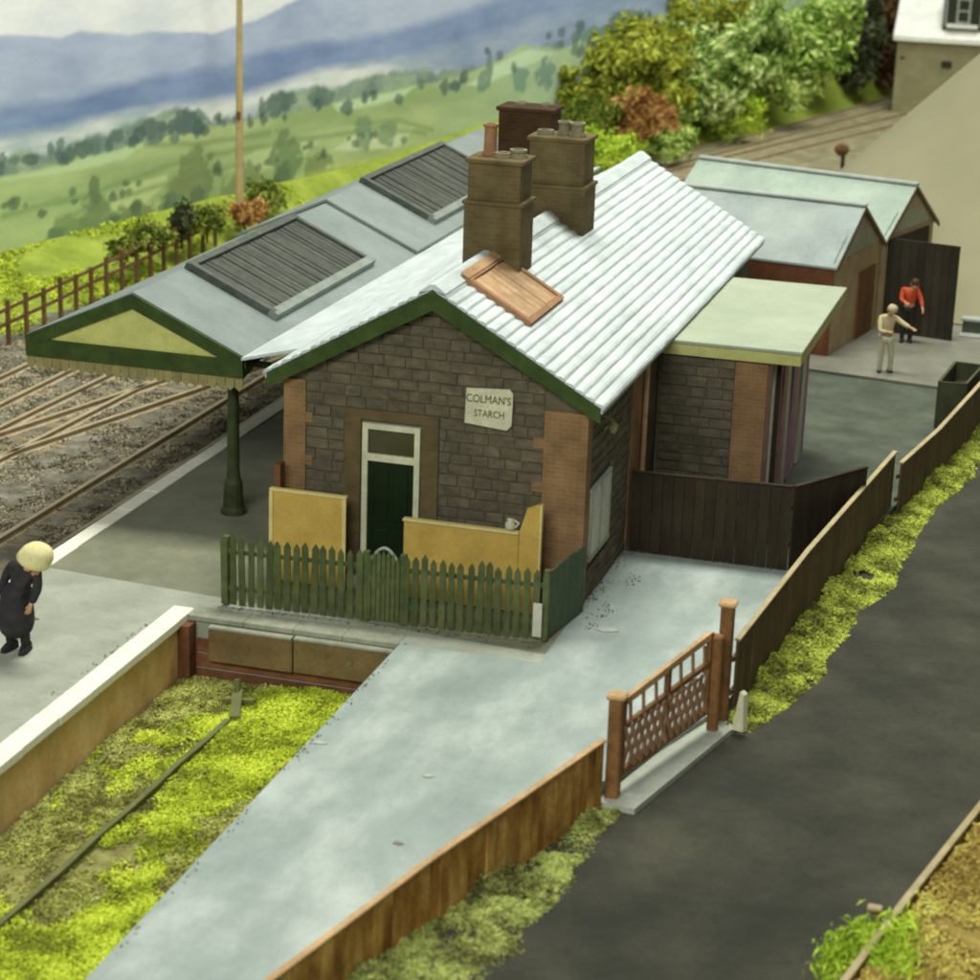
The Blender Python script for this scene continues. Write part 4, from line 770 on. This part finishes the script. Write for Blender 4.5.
FB_ = [
 ('large olive bush behind the chimneys', 'leaf_olive', (-7.2, 61.5, 2.75), 2.7, 2.1, 2800, .16, .9),
 ('rusty orange bush right of the chimney tops', 'leaf_orange', (-5.95, 58.5, 1.4), 1.5, 1.2, 2000, .12, .1),
 ('big pale green bush in the middle of the bank', 'leaf_pale', (-4.6, 66.5, 2.75), 2.5, 2.5, 3800, .15, .5),
 ('broad fresh green bush right of the pale one', 'leaf_green', (-2.75, 73.5, 2.85), 2.6, 2.6, 3800, .16, .6),
 ('upright green bush next to the dark thicket', 'leaf_green', (-1.3, 79.5, 3.2), 2.1, 2.5, 3000, .16, .7),
 ('dark brown thicket beside the far house', 'leaf_brown', (1.5, 89, 2.5), 1.35, 3.1, 2600, .18, -.2),
 ('dark green thicket between the green bush and the brown thicket', 'leaf_dark', (.0, 84.5, 2.5), 1.5, 2.5, 2400, .18, .1),
 ('low bright lime bush at the foot of the bank by the track', 'leaf_lime', (-3.3, 67.6, .45), 1.7, 1.0, 2000, .10, -.4),
 ('low dark green bush below the orange one', 'leaf_green', (-4.75, 58.8, .3), 1.3, .8, 1500, .10, -.5),
 ('olive green bush crowning the top of the bank', 'leaf_olive', (-5.9, 68.5, 4.6), 2.5, 1.5, 2200, .16, 1.5),
 ('low yellow-green bush just above the white roof ridge', 'leaf_lime', (-6.6, 55, .25), 1.3, 1.0, 1500, .10, -.5),
 ('small yellowish bush left of the chimney tops', 'leaf_olive', (-9.3, 59, 2.2), 1.0, 1.1, 1000, .11, .8),
 ('brownish olive bush against the painted hills', 'leaf_olive', (-7.8, 63.5, 4.2), 1.9, 1.3, 1600, .15, 1.2),
 ('dull green bush low behind the tall chimney', 'leaf_hedge', (-8.2, 57, 1.0), 1.4, 1.3, 1300, .11, .1),
 ('light green bush at the top edge of the picture', 'leaf_pale', (-3.9, 71.5, 4.6), 2.4, 1.6, 2400, .15, 1.4),
 ('mottled green bush between the orange and pale ones', 'leaf_green', (-5.9, 62.5, 1.9), 1.8, 1.5, 2200, .13, .3)]
for i, (lb_, mt, c, r, rz_, n, sz, gz_) in enumerate(FB_):
    g = random.Random(100+i); bl = [(c[0], c[1], c[2]-rz_*.15, r*.72, r*.55, rz_*.8)]
    for q in range(11):
        a = g.uniform(0, 6.28); bl.append((c[0]+r*.8*math.cos(a), c[1]+r*.35*math.sin(a), c[2]+rz_*g.uniform(-.75, .62), r*g.uniform(.28, .45), r*g.uniform(.25, .4), rz_*g.uniform(.25, .42)))
    bl.append((c[0], c[1], (c[2]+gz_)/2, r*.7, r*.5, max(.3, (c[2]-gz_)*.5)))
    bush(lb_, bl, int(n*2.6), sz*1.05, mt, 200+i, (c[0], c[1], gz_), GB_)
HB = [('dark hedge bush nearest the telegraph pole', 'leaf_hedge', (-15.2, 31.6, .45), .75, .5), ('upright dark bush among the hedge behind the brown fence', 'leaf_dark', (-15.45, 30, .6), .45, .6),
      ('sprawling olive bush behind the brown fence', 'leaf_hedge', (-15.7, 28, .4), .9, .45), ('low leafy bush at the near end of the hedge', 'leaf_hedge', (-15.9, 26.2, .3), .7, .4), ('low bush just behind the grey canopy roof', 'leaf_hedge', (-15.3, 37.5, .3), 1.1, .55), ('rusty bush beyond the canopy roof edge', 'leaf_orange', (-14.8, 34.2, .2), .8, .4)]
for i, (lb_, mt, c, r, rz_) in enumerate(HB):
    g = random.Random(300+i); bl = [(*c, r*.7, r*.5, rz_*.8)]+[(c[0]+r*g.uniform(-.4, .4), c[1]+r*g.uniform(-.9, .9), c[2]+rz_*g.uniform(-.4, .7), r*.35, r*.4, rz_*.4) for _ in range(5)]
    bush(lb_, bl, 1500, .085, mt, 320+i, (c[0], c[1], c[2]-rz_-.2), 'hedge bushes behind the brown fence')
def foam(name, label, cat, fn, n, size, mat, seed, **kw):
    """ground foam: crumbs scattered where fn(x, y) gives (keep, z)"""
    g = np.random.default_rng(seed); x0, x1, y0, y1 = kw['box']; X = g.uniform(x0, x1, n); Y = g.uniform(y0, y1, n); keep, Z = fn(X, Y, g)
    X, Y, Z = X[keep], Y[keep], Z[keep]; k = len(X); p = np.stack([X, Y, Z], 1)
    s_ = size*(.5+1.0*g.random(k))[:, None]; nn = g.normal(size=(k, 3))*.8+np.array([0, 0, .8]); nn /= np.linalg.norm(nn, axis=1)[:, None]
    t1 = np.cross(nn, g.normal(size=(k, 3))); t1 /= np.linalg.norm(t1, axis=1)[:, None]; t2 = np.cross(nn, t1)
    v = np.stack([p+nn*s_*.55, p-t1*s_*.8-t2*s_*.4, p+t1*s_*.8-t2*s_*.5, p+t2*s_*.9], 1).reshape(-1, 3); b = np.arange(k)[:, None]*4
    f = np.concatenate([b+np.array(q) for q in ([0, 1, 2], [0, 2, 3], [0, 3, 1])])
    me = bpy.data.meshes.new(name); me.from_pydata(v.tolist(), [], f.tolist()); o = link(name, me, mat, None); props(o, label, cat, None, 'stuff'); return o
def f_bal(X, Y, g):
    return (fbm(X*1.3, Y*1.3, 95) > .34+.25*g.random(len(X))), -1.0+.05*fbm(X*1.7, Y*1.7, 3)+.03*fbm(X*6, Y*6, 9)+.012*g.random(len(X))
foam('ballast', 'loose grey-brown ballast stones around the platform tracks', 'ballast', f_bal, 90000, .05, 'ballast_stone', 7, box=(-15.5, -4.65, 2, 26))
def bayz(X, Y): return -1.28+.12*fbm(X*1.1, Y*1.1, 5)+.04*fbm(X*5, Y*5, 6)
def f_lime(X, Y, g):
    d = fbm(X*.75, Y*.5, 41); band = np.exp(-((X-2.0)/1.0)**2)*.30+np.exp(-((X-.1)/.45)**2)*.13
    k = (d+band-.2*np.exp(-((Y+11.0)/.9)**2) > .55+.16*g.random(len(X))) & (X < 3.3) & (X > -.82)
    return k, bayz(X, Y)+.03+.14*np.clip(d+band-.55, 0, 1)*g.random(len(X))+.05*g.random(len(X))
foam('grass', 'bright lime grass patches growing over the bay between wall and path', 'grass', f_lime, 110000, .04, 'foam_lime', 1, box=(-.82, 3.32, -16.4, -3.05))
def f_ol(X, Y, g):
    d = fbm(X*.9+7, Y*.8, 43); return (d > .30+.3*g.random(len(X))) & (X < 3.3), bayz(X, Y)+.015+.03*g.random(len(X))
foam('grass', 'dull olive scrub and stubble between the lime patches in the bay', 'grass', f_ol, 70000, .036, 'foam_olive', 2, box=(-.82, 3.32, -16.4, -3.05))
def f_verge(X, Y, g):
    fx = np.interp(Y, [-3.6, 1.5, 9, 17.4], [9.68, 10.14, 10.98, 12.4]); wd = np.interp(Y, [-4.2, -2.6, 4, 10, 17], [.4, .9, .95, .85, .7])*(.75+.5*fbm(Y*.8, Y*0, 44)); t = (X-fx)/wd
    return (t > -.02) & (t < 1) & (fbm(X*3, Y*3, 49) > .2+.42*t*t*g.random(len(X))), -.2+.27*np.clip(1-t, 0, 1)**.8*np.clip(2.2*(fbm(X*2.2, Y*1.6, 45)-.25), .04, 1.5)*(.7+.45*g.random(len(X)))
foam('grass', 'yellow-green grass verge along the foot of the dark roadside fence', 'grass', f_verge, 160000, .045, 'foam_roadside', 3, box=(9.5, 13.6, -4.3, 17.5))
def f_v2(X, Y, g):
    fx = np.interp(Y, [-17.2, -12.6, -8.05, -7.5], [5.9, 7.06, 8.4, 8.5]); wd = np.interp(Y, [-17, -13, -10, -8.2], [1.6, 1.3, .75, .35])*(.7+.6*fbm(Y*.9, Y*0, 46)); t = (X-fx)/wd
    return (t > -.02) & (t < 1) & (fbm(X*3, Y*3, 52) > .22+.34*t*t*g.random(len(X))), -.22+.3*np.clip(1-t, 0, 1)*np.clip(2.4*(fbm(X*1.9, Y*1.5, 47)-.3), .03, 1.5)*(.7+.45*g.random(len(X)))
foam('grass', 'mossy green and brown verge below the rusty orange fence', 'grass', f_v2, 90000, .055, 'foam_verge', 4, box=(5.8, 9.4, -17, -7.6))
def f_bank(X, Y, g):
    d = fbm(X*.8, Y*.5, 48); zt = np.interp(Y, [-10, 20, 32, 45], [-.9, -.6, .1, .5]); bx_ = BA[0]+(Y-BA[1])*math.tan(bth); inn = np.interp(Y, [-10, 17, 30, 40], [-16.2, -15.6, -15.3, -13.6])
    t = np.clip((X-inn)/(bx_-inn), 0, 1); return (d > .42+.2*g.random(len(X))) & (X > bx_+.1) & (X < inn-.1), -1.02+(zt+1.02)*t+.05+.08*g.random(len(X))
foam('grass', 'lime grass tufts behind the brown post and rail fence', 'grass', f_bank, 30000, .07, 'foam_lime', 5, box=(-24, -14, 14, 40))
def f_straw(X, Y, g):
    e = X-np.interp(Y, [-20, -15.5, -2, 4], [11.4, 12.35, 15.2, 16.5]); return (e > .1) & (e < 3.5) & (fbm(X*.9, Y*2.2, 91) > .3+.3*g.random(len(X))), strawz(X, Y)+.05*g.random(len(X))
foam('grass', 'straw and dull green tufts on the bank at the lower right corner', 'grass', f_straw, 70000, .05, 'foam_straw', 6, box=(12, 18, -17, -2))
GL_ = [((-.4, -2.42), (5.85, -2.1), .22), ((6.05, -.3), (6.05, 3.7), .3), ((6.1, 3.7), (9.6, 3.7), .25), ((8.15, -8.3), (5.75, -17), .2), ((3.42, -3), (3.42, -17), .12), ((-1.3, -3), (-1.3, -17), .1), ((9.5, -3.5), (10, 3.5), .25), ((6.5, -1.2), (6.6, 2.5), .3)]
def f_grit(X, Y, g):
    k = np.zeros(len(X), bool)
    for (a, b, wd) in GL_:
        dx, dy = b[0]-a[0], b[1]-a[1]; t = np.clip(((X-a[0])*dx+(Y-a[1])*dy)/(dx*dx+dy*dy), 0, 1); d = np.hypot(X-a[0]-t*dx, Y-a[1]-t*dy); k |= (d < wd*g.random(len(X))**2) & (fbm(X*1.5, Y*1.5, 97) > .42)
    return k & ((X > 3.4) | (Y > -2.9) | (X < -1.22)) & (Y > -16.9), np.zeros(len(X))+.008
M('grit', S(62, 58, 46), S(150, 146, 126), 3, .95, island=True, c3=S(104, 98, 80))
foam('grit', 'loose dark grit gathered along the edges of the path', 'grit', f_grit, 60000, .022, 'grit', 8, box=(-4.2, 10.2, -17, 3.8))
tf = [(12.92, -11.75, .0, .42, .4, .36), (13.25, -12.2, .3, .36, .35, .34), (12.7, -12.3, .0, .3, .35, .28), (13.35, -11.6, .4, .25, .3, .22)]
t = thing('grass_tuft', 'bright lime grass tuft at the foot of the yellowish corner fence', 'grass tuft', (13.2, -11.9, -.25)); me = foliage_mesh('blades', tf, 5200, .055, 'leaf_lime', 77, .35); me.transform(Matrix.Translation(-offs(t))); link('blades', me, None, t)
t = thing('marker_post', 'short weathered post leaning out of the lime grass tuft', 'post', (13.0, -11.0, -.2)); MB().tube((13.02, -11.0, -.25), (12.98, -10.95, .36), .07, .05, 8).build('shaft', 'fence_brown', t); MB().cbox(12.84, 13.04, -11.03, -10.87, .362, .41, .015).build('cap', 'plank_rail', t)

# ------------------------------------------------------------------ people
def skin_mesh(name, chains, mat, parent, sub=2, root=0):
    """chains: list of [(point, radius), ...]; chains that start at an existing point join there"""
    V = []; R = []; E = []; key = {}
    def vid(p, r):
        k = tuple(round(c, 4) for c in p)
        if k not in key: key[k] = len(V); V.append(p); R.append(r)
        return key[k]
    for ch in chains:
        ids = [vid(p, r) for p, r in ch]; E += list(zip(ids[:-1], ids[1:]))
    me = bpy.data.meshes.new(name); me.from_pydata([tuple(Vector(v)) for v in V], E, [])
    o = bpy.data.objects.new(name, me); COL.objects.link(o); md = o.modifiers.new('skin', 'SKIN'); md.use_smooth_shade = True
    for i, sv in enumerate(me.skin_vertices[0].data): rd = R[i] if isinstance(R[i], tuple) else (R[i], R[i]); sv.radius = rd; sv.use_root = (i == root)
    sb = o.modifiers.new('sub', 'SUBSURF'); sb.levels = sub; sb.render_levels = sub
    bpy.context.view_layer.update(); ev = o.evaluated_get(bpy.context.evaluated_depsgraph_get()); m2 = bpy.data.meshes.new_from_object(ev); bpy.data.objects.remove(o)
    m2.materials.clear(); return link(name, m2, mat, parent, True)
def person(label, loc, rot, h, pose, coat, trous, hat=None, hair='hair_brown', skirt=False, bulk=1.0):
    """pose: dict of joint points for a 1.75 m figure facing -Y (x to its left)"""
    t = thing('person', label, 'person', loc, rot); t.scale = (h/1.75*bulk, h/1.75*bulk, h/1.75); P = {k: Vector(v) for k, v in pose.items()}
    def hand(sd):
        w_, e_ = P['wrist_'+sd], P['elbow_'+sd]; d = (w_-e_).normalized(); x = d.orthogonal().normalized(); palm = w_+d*.06; c = [[(tuple(w_), .026), (tuple(palm), (.034, .02))]]
        for i, (o_, l) in enumerate(((-.03, .06), (-.01, .072), (.01, .068), (.03, .055))):
            k = palm+x*o_+d*.03; c.append([(tuple(palm), (.034, .02)), (tuple(k), .010), (tuple(k+d*l*.6-x.cross(d)*.012), .0085), (tuple(k+d*l-x.cross(d)*.03), .007)])
        th_ = w_+d*.025+x*.035; c.append([(tuple(w_), .026), (tuple(th_), .011), (tuple(th_+d*.045+x*.012), .009)]); return c
    pel, ch, nk, hd = P['pelvis'], P['chest'], P['neck'], P['head']; up = (hd-nk).normalized()
    body = [[(tuple(pel), (.13, .1)), (tuple(pel.lerp(ch, .5)), (.12, .09)), (tuple(ch), (.15, .1)), (tuple(nk), .055), (tuple(hd-up*.05), .075), (tuple(hd+up*.03), .095), (tuple(hd+up*.1), .075)]]
    for s_ in 'lr':
        body.append([(tuple(ch), (.15, .1)), (tuple(P['shoulder_'+s_]), .06), (tuple(P['elbow_'+s_]), .043), (tuple(P['wrist_'+s_]), .026)]); body += hand(s_)
        body.append([(tuple(pel), (.13, .1)), (tuple(P['hip_'+s_]), .085), (tuple(P['knee_'+s_]), .058), (tuple(P['ankle_'+s_]), .034)])
    bd = skin_mesh('body', body, 'skin', t)
    cc = [[(tuple(pel+Vector((0, 0, -.04))), (.16, .125)), (tuple(pel.lerp(ch, .5)), (.145, .115)), (tuple(ch), (.175, .125)), (tuple(nk-up*.02), .075)]]
    for s_ in 'lr': cc.append([(tuple(ch), (.175, .125)), (tuple(P['shoulder_'+s_]), .08), (tuple(P['elbow_'+s_]), .062), (tuple(P['wrist_'+s_]-(P['wrist_'+s_]-P['elbow_'+s_])*.08), .05)])
    skin_mesh('coat', cc, coat, t)
    if skirt:
        kn = (P['knee_l']+P['knee_r'])/2+Vector((0, 0, -.18)); skin_mesh('coat_skirt', [[(tuple(pel.lerp(ch, .6)), (.19, .15)), (tuple(pel+Vector((0, 0, .03))), (.225, .19)), (tuple(pel.lerp(kn, .5)), (.265, .225)), (tuple(kn+Vector((0, 0, -.14))), (.27, .23))]], coat, t)
    tr = []
    for s_ in 'lr':
        tr.append([(tuple(pel), (.145, .115)), (tuple(P['hip_'+s_]), .1), (tuple(P['knee_'+s_]), .075), (tuple(P['ankle_'+s_]+Vector((0, 0, -.02))), .064)])
    skin_mesh('trousers', tr, trous, t)
    for s_ in 'lr':
        a, b = P['ankle_'+s_], P['toe_'+s_]; d = (b-a); d.z = 0; d.normalize(); c0 = Vector((a.x, a.y, 0)); m = MB()
        prof = [(-.085, .055), (.0, .06), (.11, .056), (.19, .034)]; sdv = Vector((-d.y, d.x, 0)); vs = []
        for q, wd in prof: vs += [c0+d*q-sdv*wd, c0+d*q+sdv*wd, c0+d*q+sdv*wd*.8+Vector((0, 0, .12-.32*max(q, 0))), c0+d*q-sdv*wd*.8+Vector((0, 0, .12-.32*max(q, 0)))]
        m.add(vs, [(i*4+j, i*4+(j+1) % 4, (i+1)*4+(j+1) % 4, (i+1)*4+j) for i in range(3) for j in range(4)]+[(0, 1, 2, 3), (12, 13, 14, 15)]); m.build('boot', 'trousers_dark', t, local=True)
    fd = Vector((0, -1, 0)); fd = (fd-up*fd.dot(up)).normalized(); sx = fd.cross(up); fc = MB()
    fc.prism([hd+fd*.088+up*.03-sx*.012, hd+fd*.088+up*.03+sx*.012, hd+fd*.09-up*.025+sx*.018, hd+fd*.09-up*.025-sx*.018], fd*.025); fc.build('nose', 'skin', bd, local=True)
    for e in (-1, 1):
        k = hd+fd*.092+sx*.035*e+up*.03; MB().tube(k-fd*.012, k+fd*.004, .012, n=8).build('eye', 'trousers_dark', bd, local=True); k = hd+sx*.095*e+up*.01; MB().tube(k-sx*.008*e, k+sx*.014*e, .028, .022, 8).build('ear', 'skin', bd, local=True)
    k = hd+fd*.088-up*.055; MB().prism([k-sx*.028, k+sx*.028, k+sx*.02-up*.012, k-sx*.02-up*.012], fd*.008).build('mouth', 'shirt_red', bd, local=True)
    Mx = Matrix((sx, -fd, up)).transposed().to_4x4()
    def cap(name, prof, c, mat):
        m = MB(); m.lathe((0, 0, 0), prof, 18); m.v = [tuple(c+Mx @ Vector(v)) for v in m.v]; m.build(name, mat, t, True, local=True)
    cap('hair', [(.088, -.03), (.106, .02), (.104, .07), (.08, .115), (.03, .14)], hd+up*.02-fd*.02, hair)
    if hat: cap('hat', hat[1], hd+up*hat[2], hat[0])
    return t
stand = dict(pelvis=(0, 0, .95), chest=(0, 0, 1.3), neck=(0, 0, 1.48), head=(0, -.02, 1.6), shoulder_l=(.18, 0, 1.4), shoulder_r=(-.18, 0, 1.4), elbow_l=(.24, .02, 1.13), elbow_r=(-.24, .02, 1.13), wrist_l=(.25, -.08, .9), wrist_r=(-.25, -.08, .9),
             hip_l=(.09, 0, .88), hip_r=(-.09, 0, .88), knee_l=(.1, -.02, .5), knee_r=(-.1, -.02, .5), ankle_l=(.1, .02, .08), ankle_r=(-.1, .02, .08), toe_l=(.12, -.13, .04), toe_r=(-.12, -.13, .04))
pz = dict(stand); pz.update(pelvis=(0, .0, .92), chest=(.14, -.02, 1.24), neck=(.23, -.06, 1.41), head=(.30, -.08, 1.53), shoulder_l=(.3, 0, 1.3), shoulder_r=(-.03, 0, 1.38), elbow_l=(.3, -.02, 1.03), elbow_r=(-.16, .03, 1.12), wrist_l=(.24, -.08, .8), wrist_r=(-.2, -.06, .86))
person('person in a dark coat and round cream hat leaning on the platform', (-2.86, -5.7, 0), 0, 2.06, pz, 'coat_dark', 'trousers_dark', hat=('hat_cream', [(.1, -.04), (.2, -.085), (.225, -.07), (.215, -.01), (.205, .07), (.17, .15), (.1, .2), (.02, .215)], .06), skirt=True, bulk=1.22)
pz = dict(stand); pz.update(chest=(.0, -.02, 1.28), neck=(.02, -.06, 1.46), head=(.05, -.1, 1.57), elbow_l=(.32, -.16, 1.3), wrist_l=(.5, -.3, 1.22), elbow_r=(-.2, -.2, 1.1), wrist_r=(-.05, -.35, 1.12), knee_l=(.14, -.06, .5), ankle_l=(.16, .04, .08), toe_l=(.18, -.1, .04))
person('person in pale work clothes reaching out an arm in front of the sheds', (9.32, 20.85, .0), math.radians(18), 2.0, pz, 'coat_pale', 'trousers_pale', hat=('coat_pale', [(.1, .0), (.125, .02), (.12, .06), (.1, .12), (.03, .15)], .02))
pz = dict(stand); pz.update(chest=(.05, -.08, 1.27), neck=(.08, -.14, 1.44), head=(.1, -.18, 1.55), elbow_l=(.3, -.12, 1.15), wrist_l=(.34, -.28, .98), elbow_r=(-.2, -.1, 1.12), wrist_r=(-.1, -.3, 1.1))
person('person in a red jacket and dark trousers before the dark shed door', (9.5, 24.7, .07), math.radians(8), 1.95, pz, 'shirt_red', 'trousers_dark')
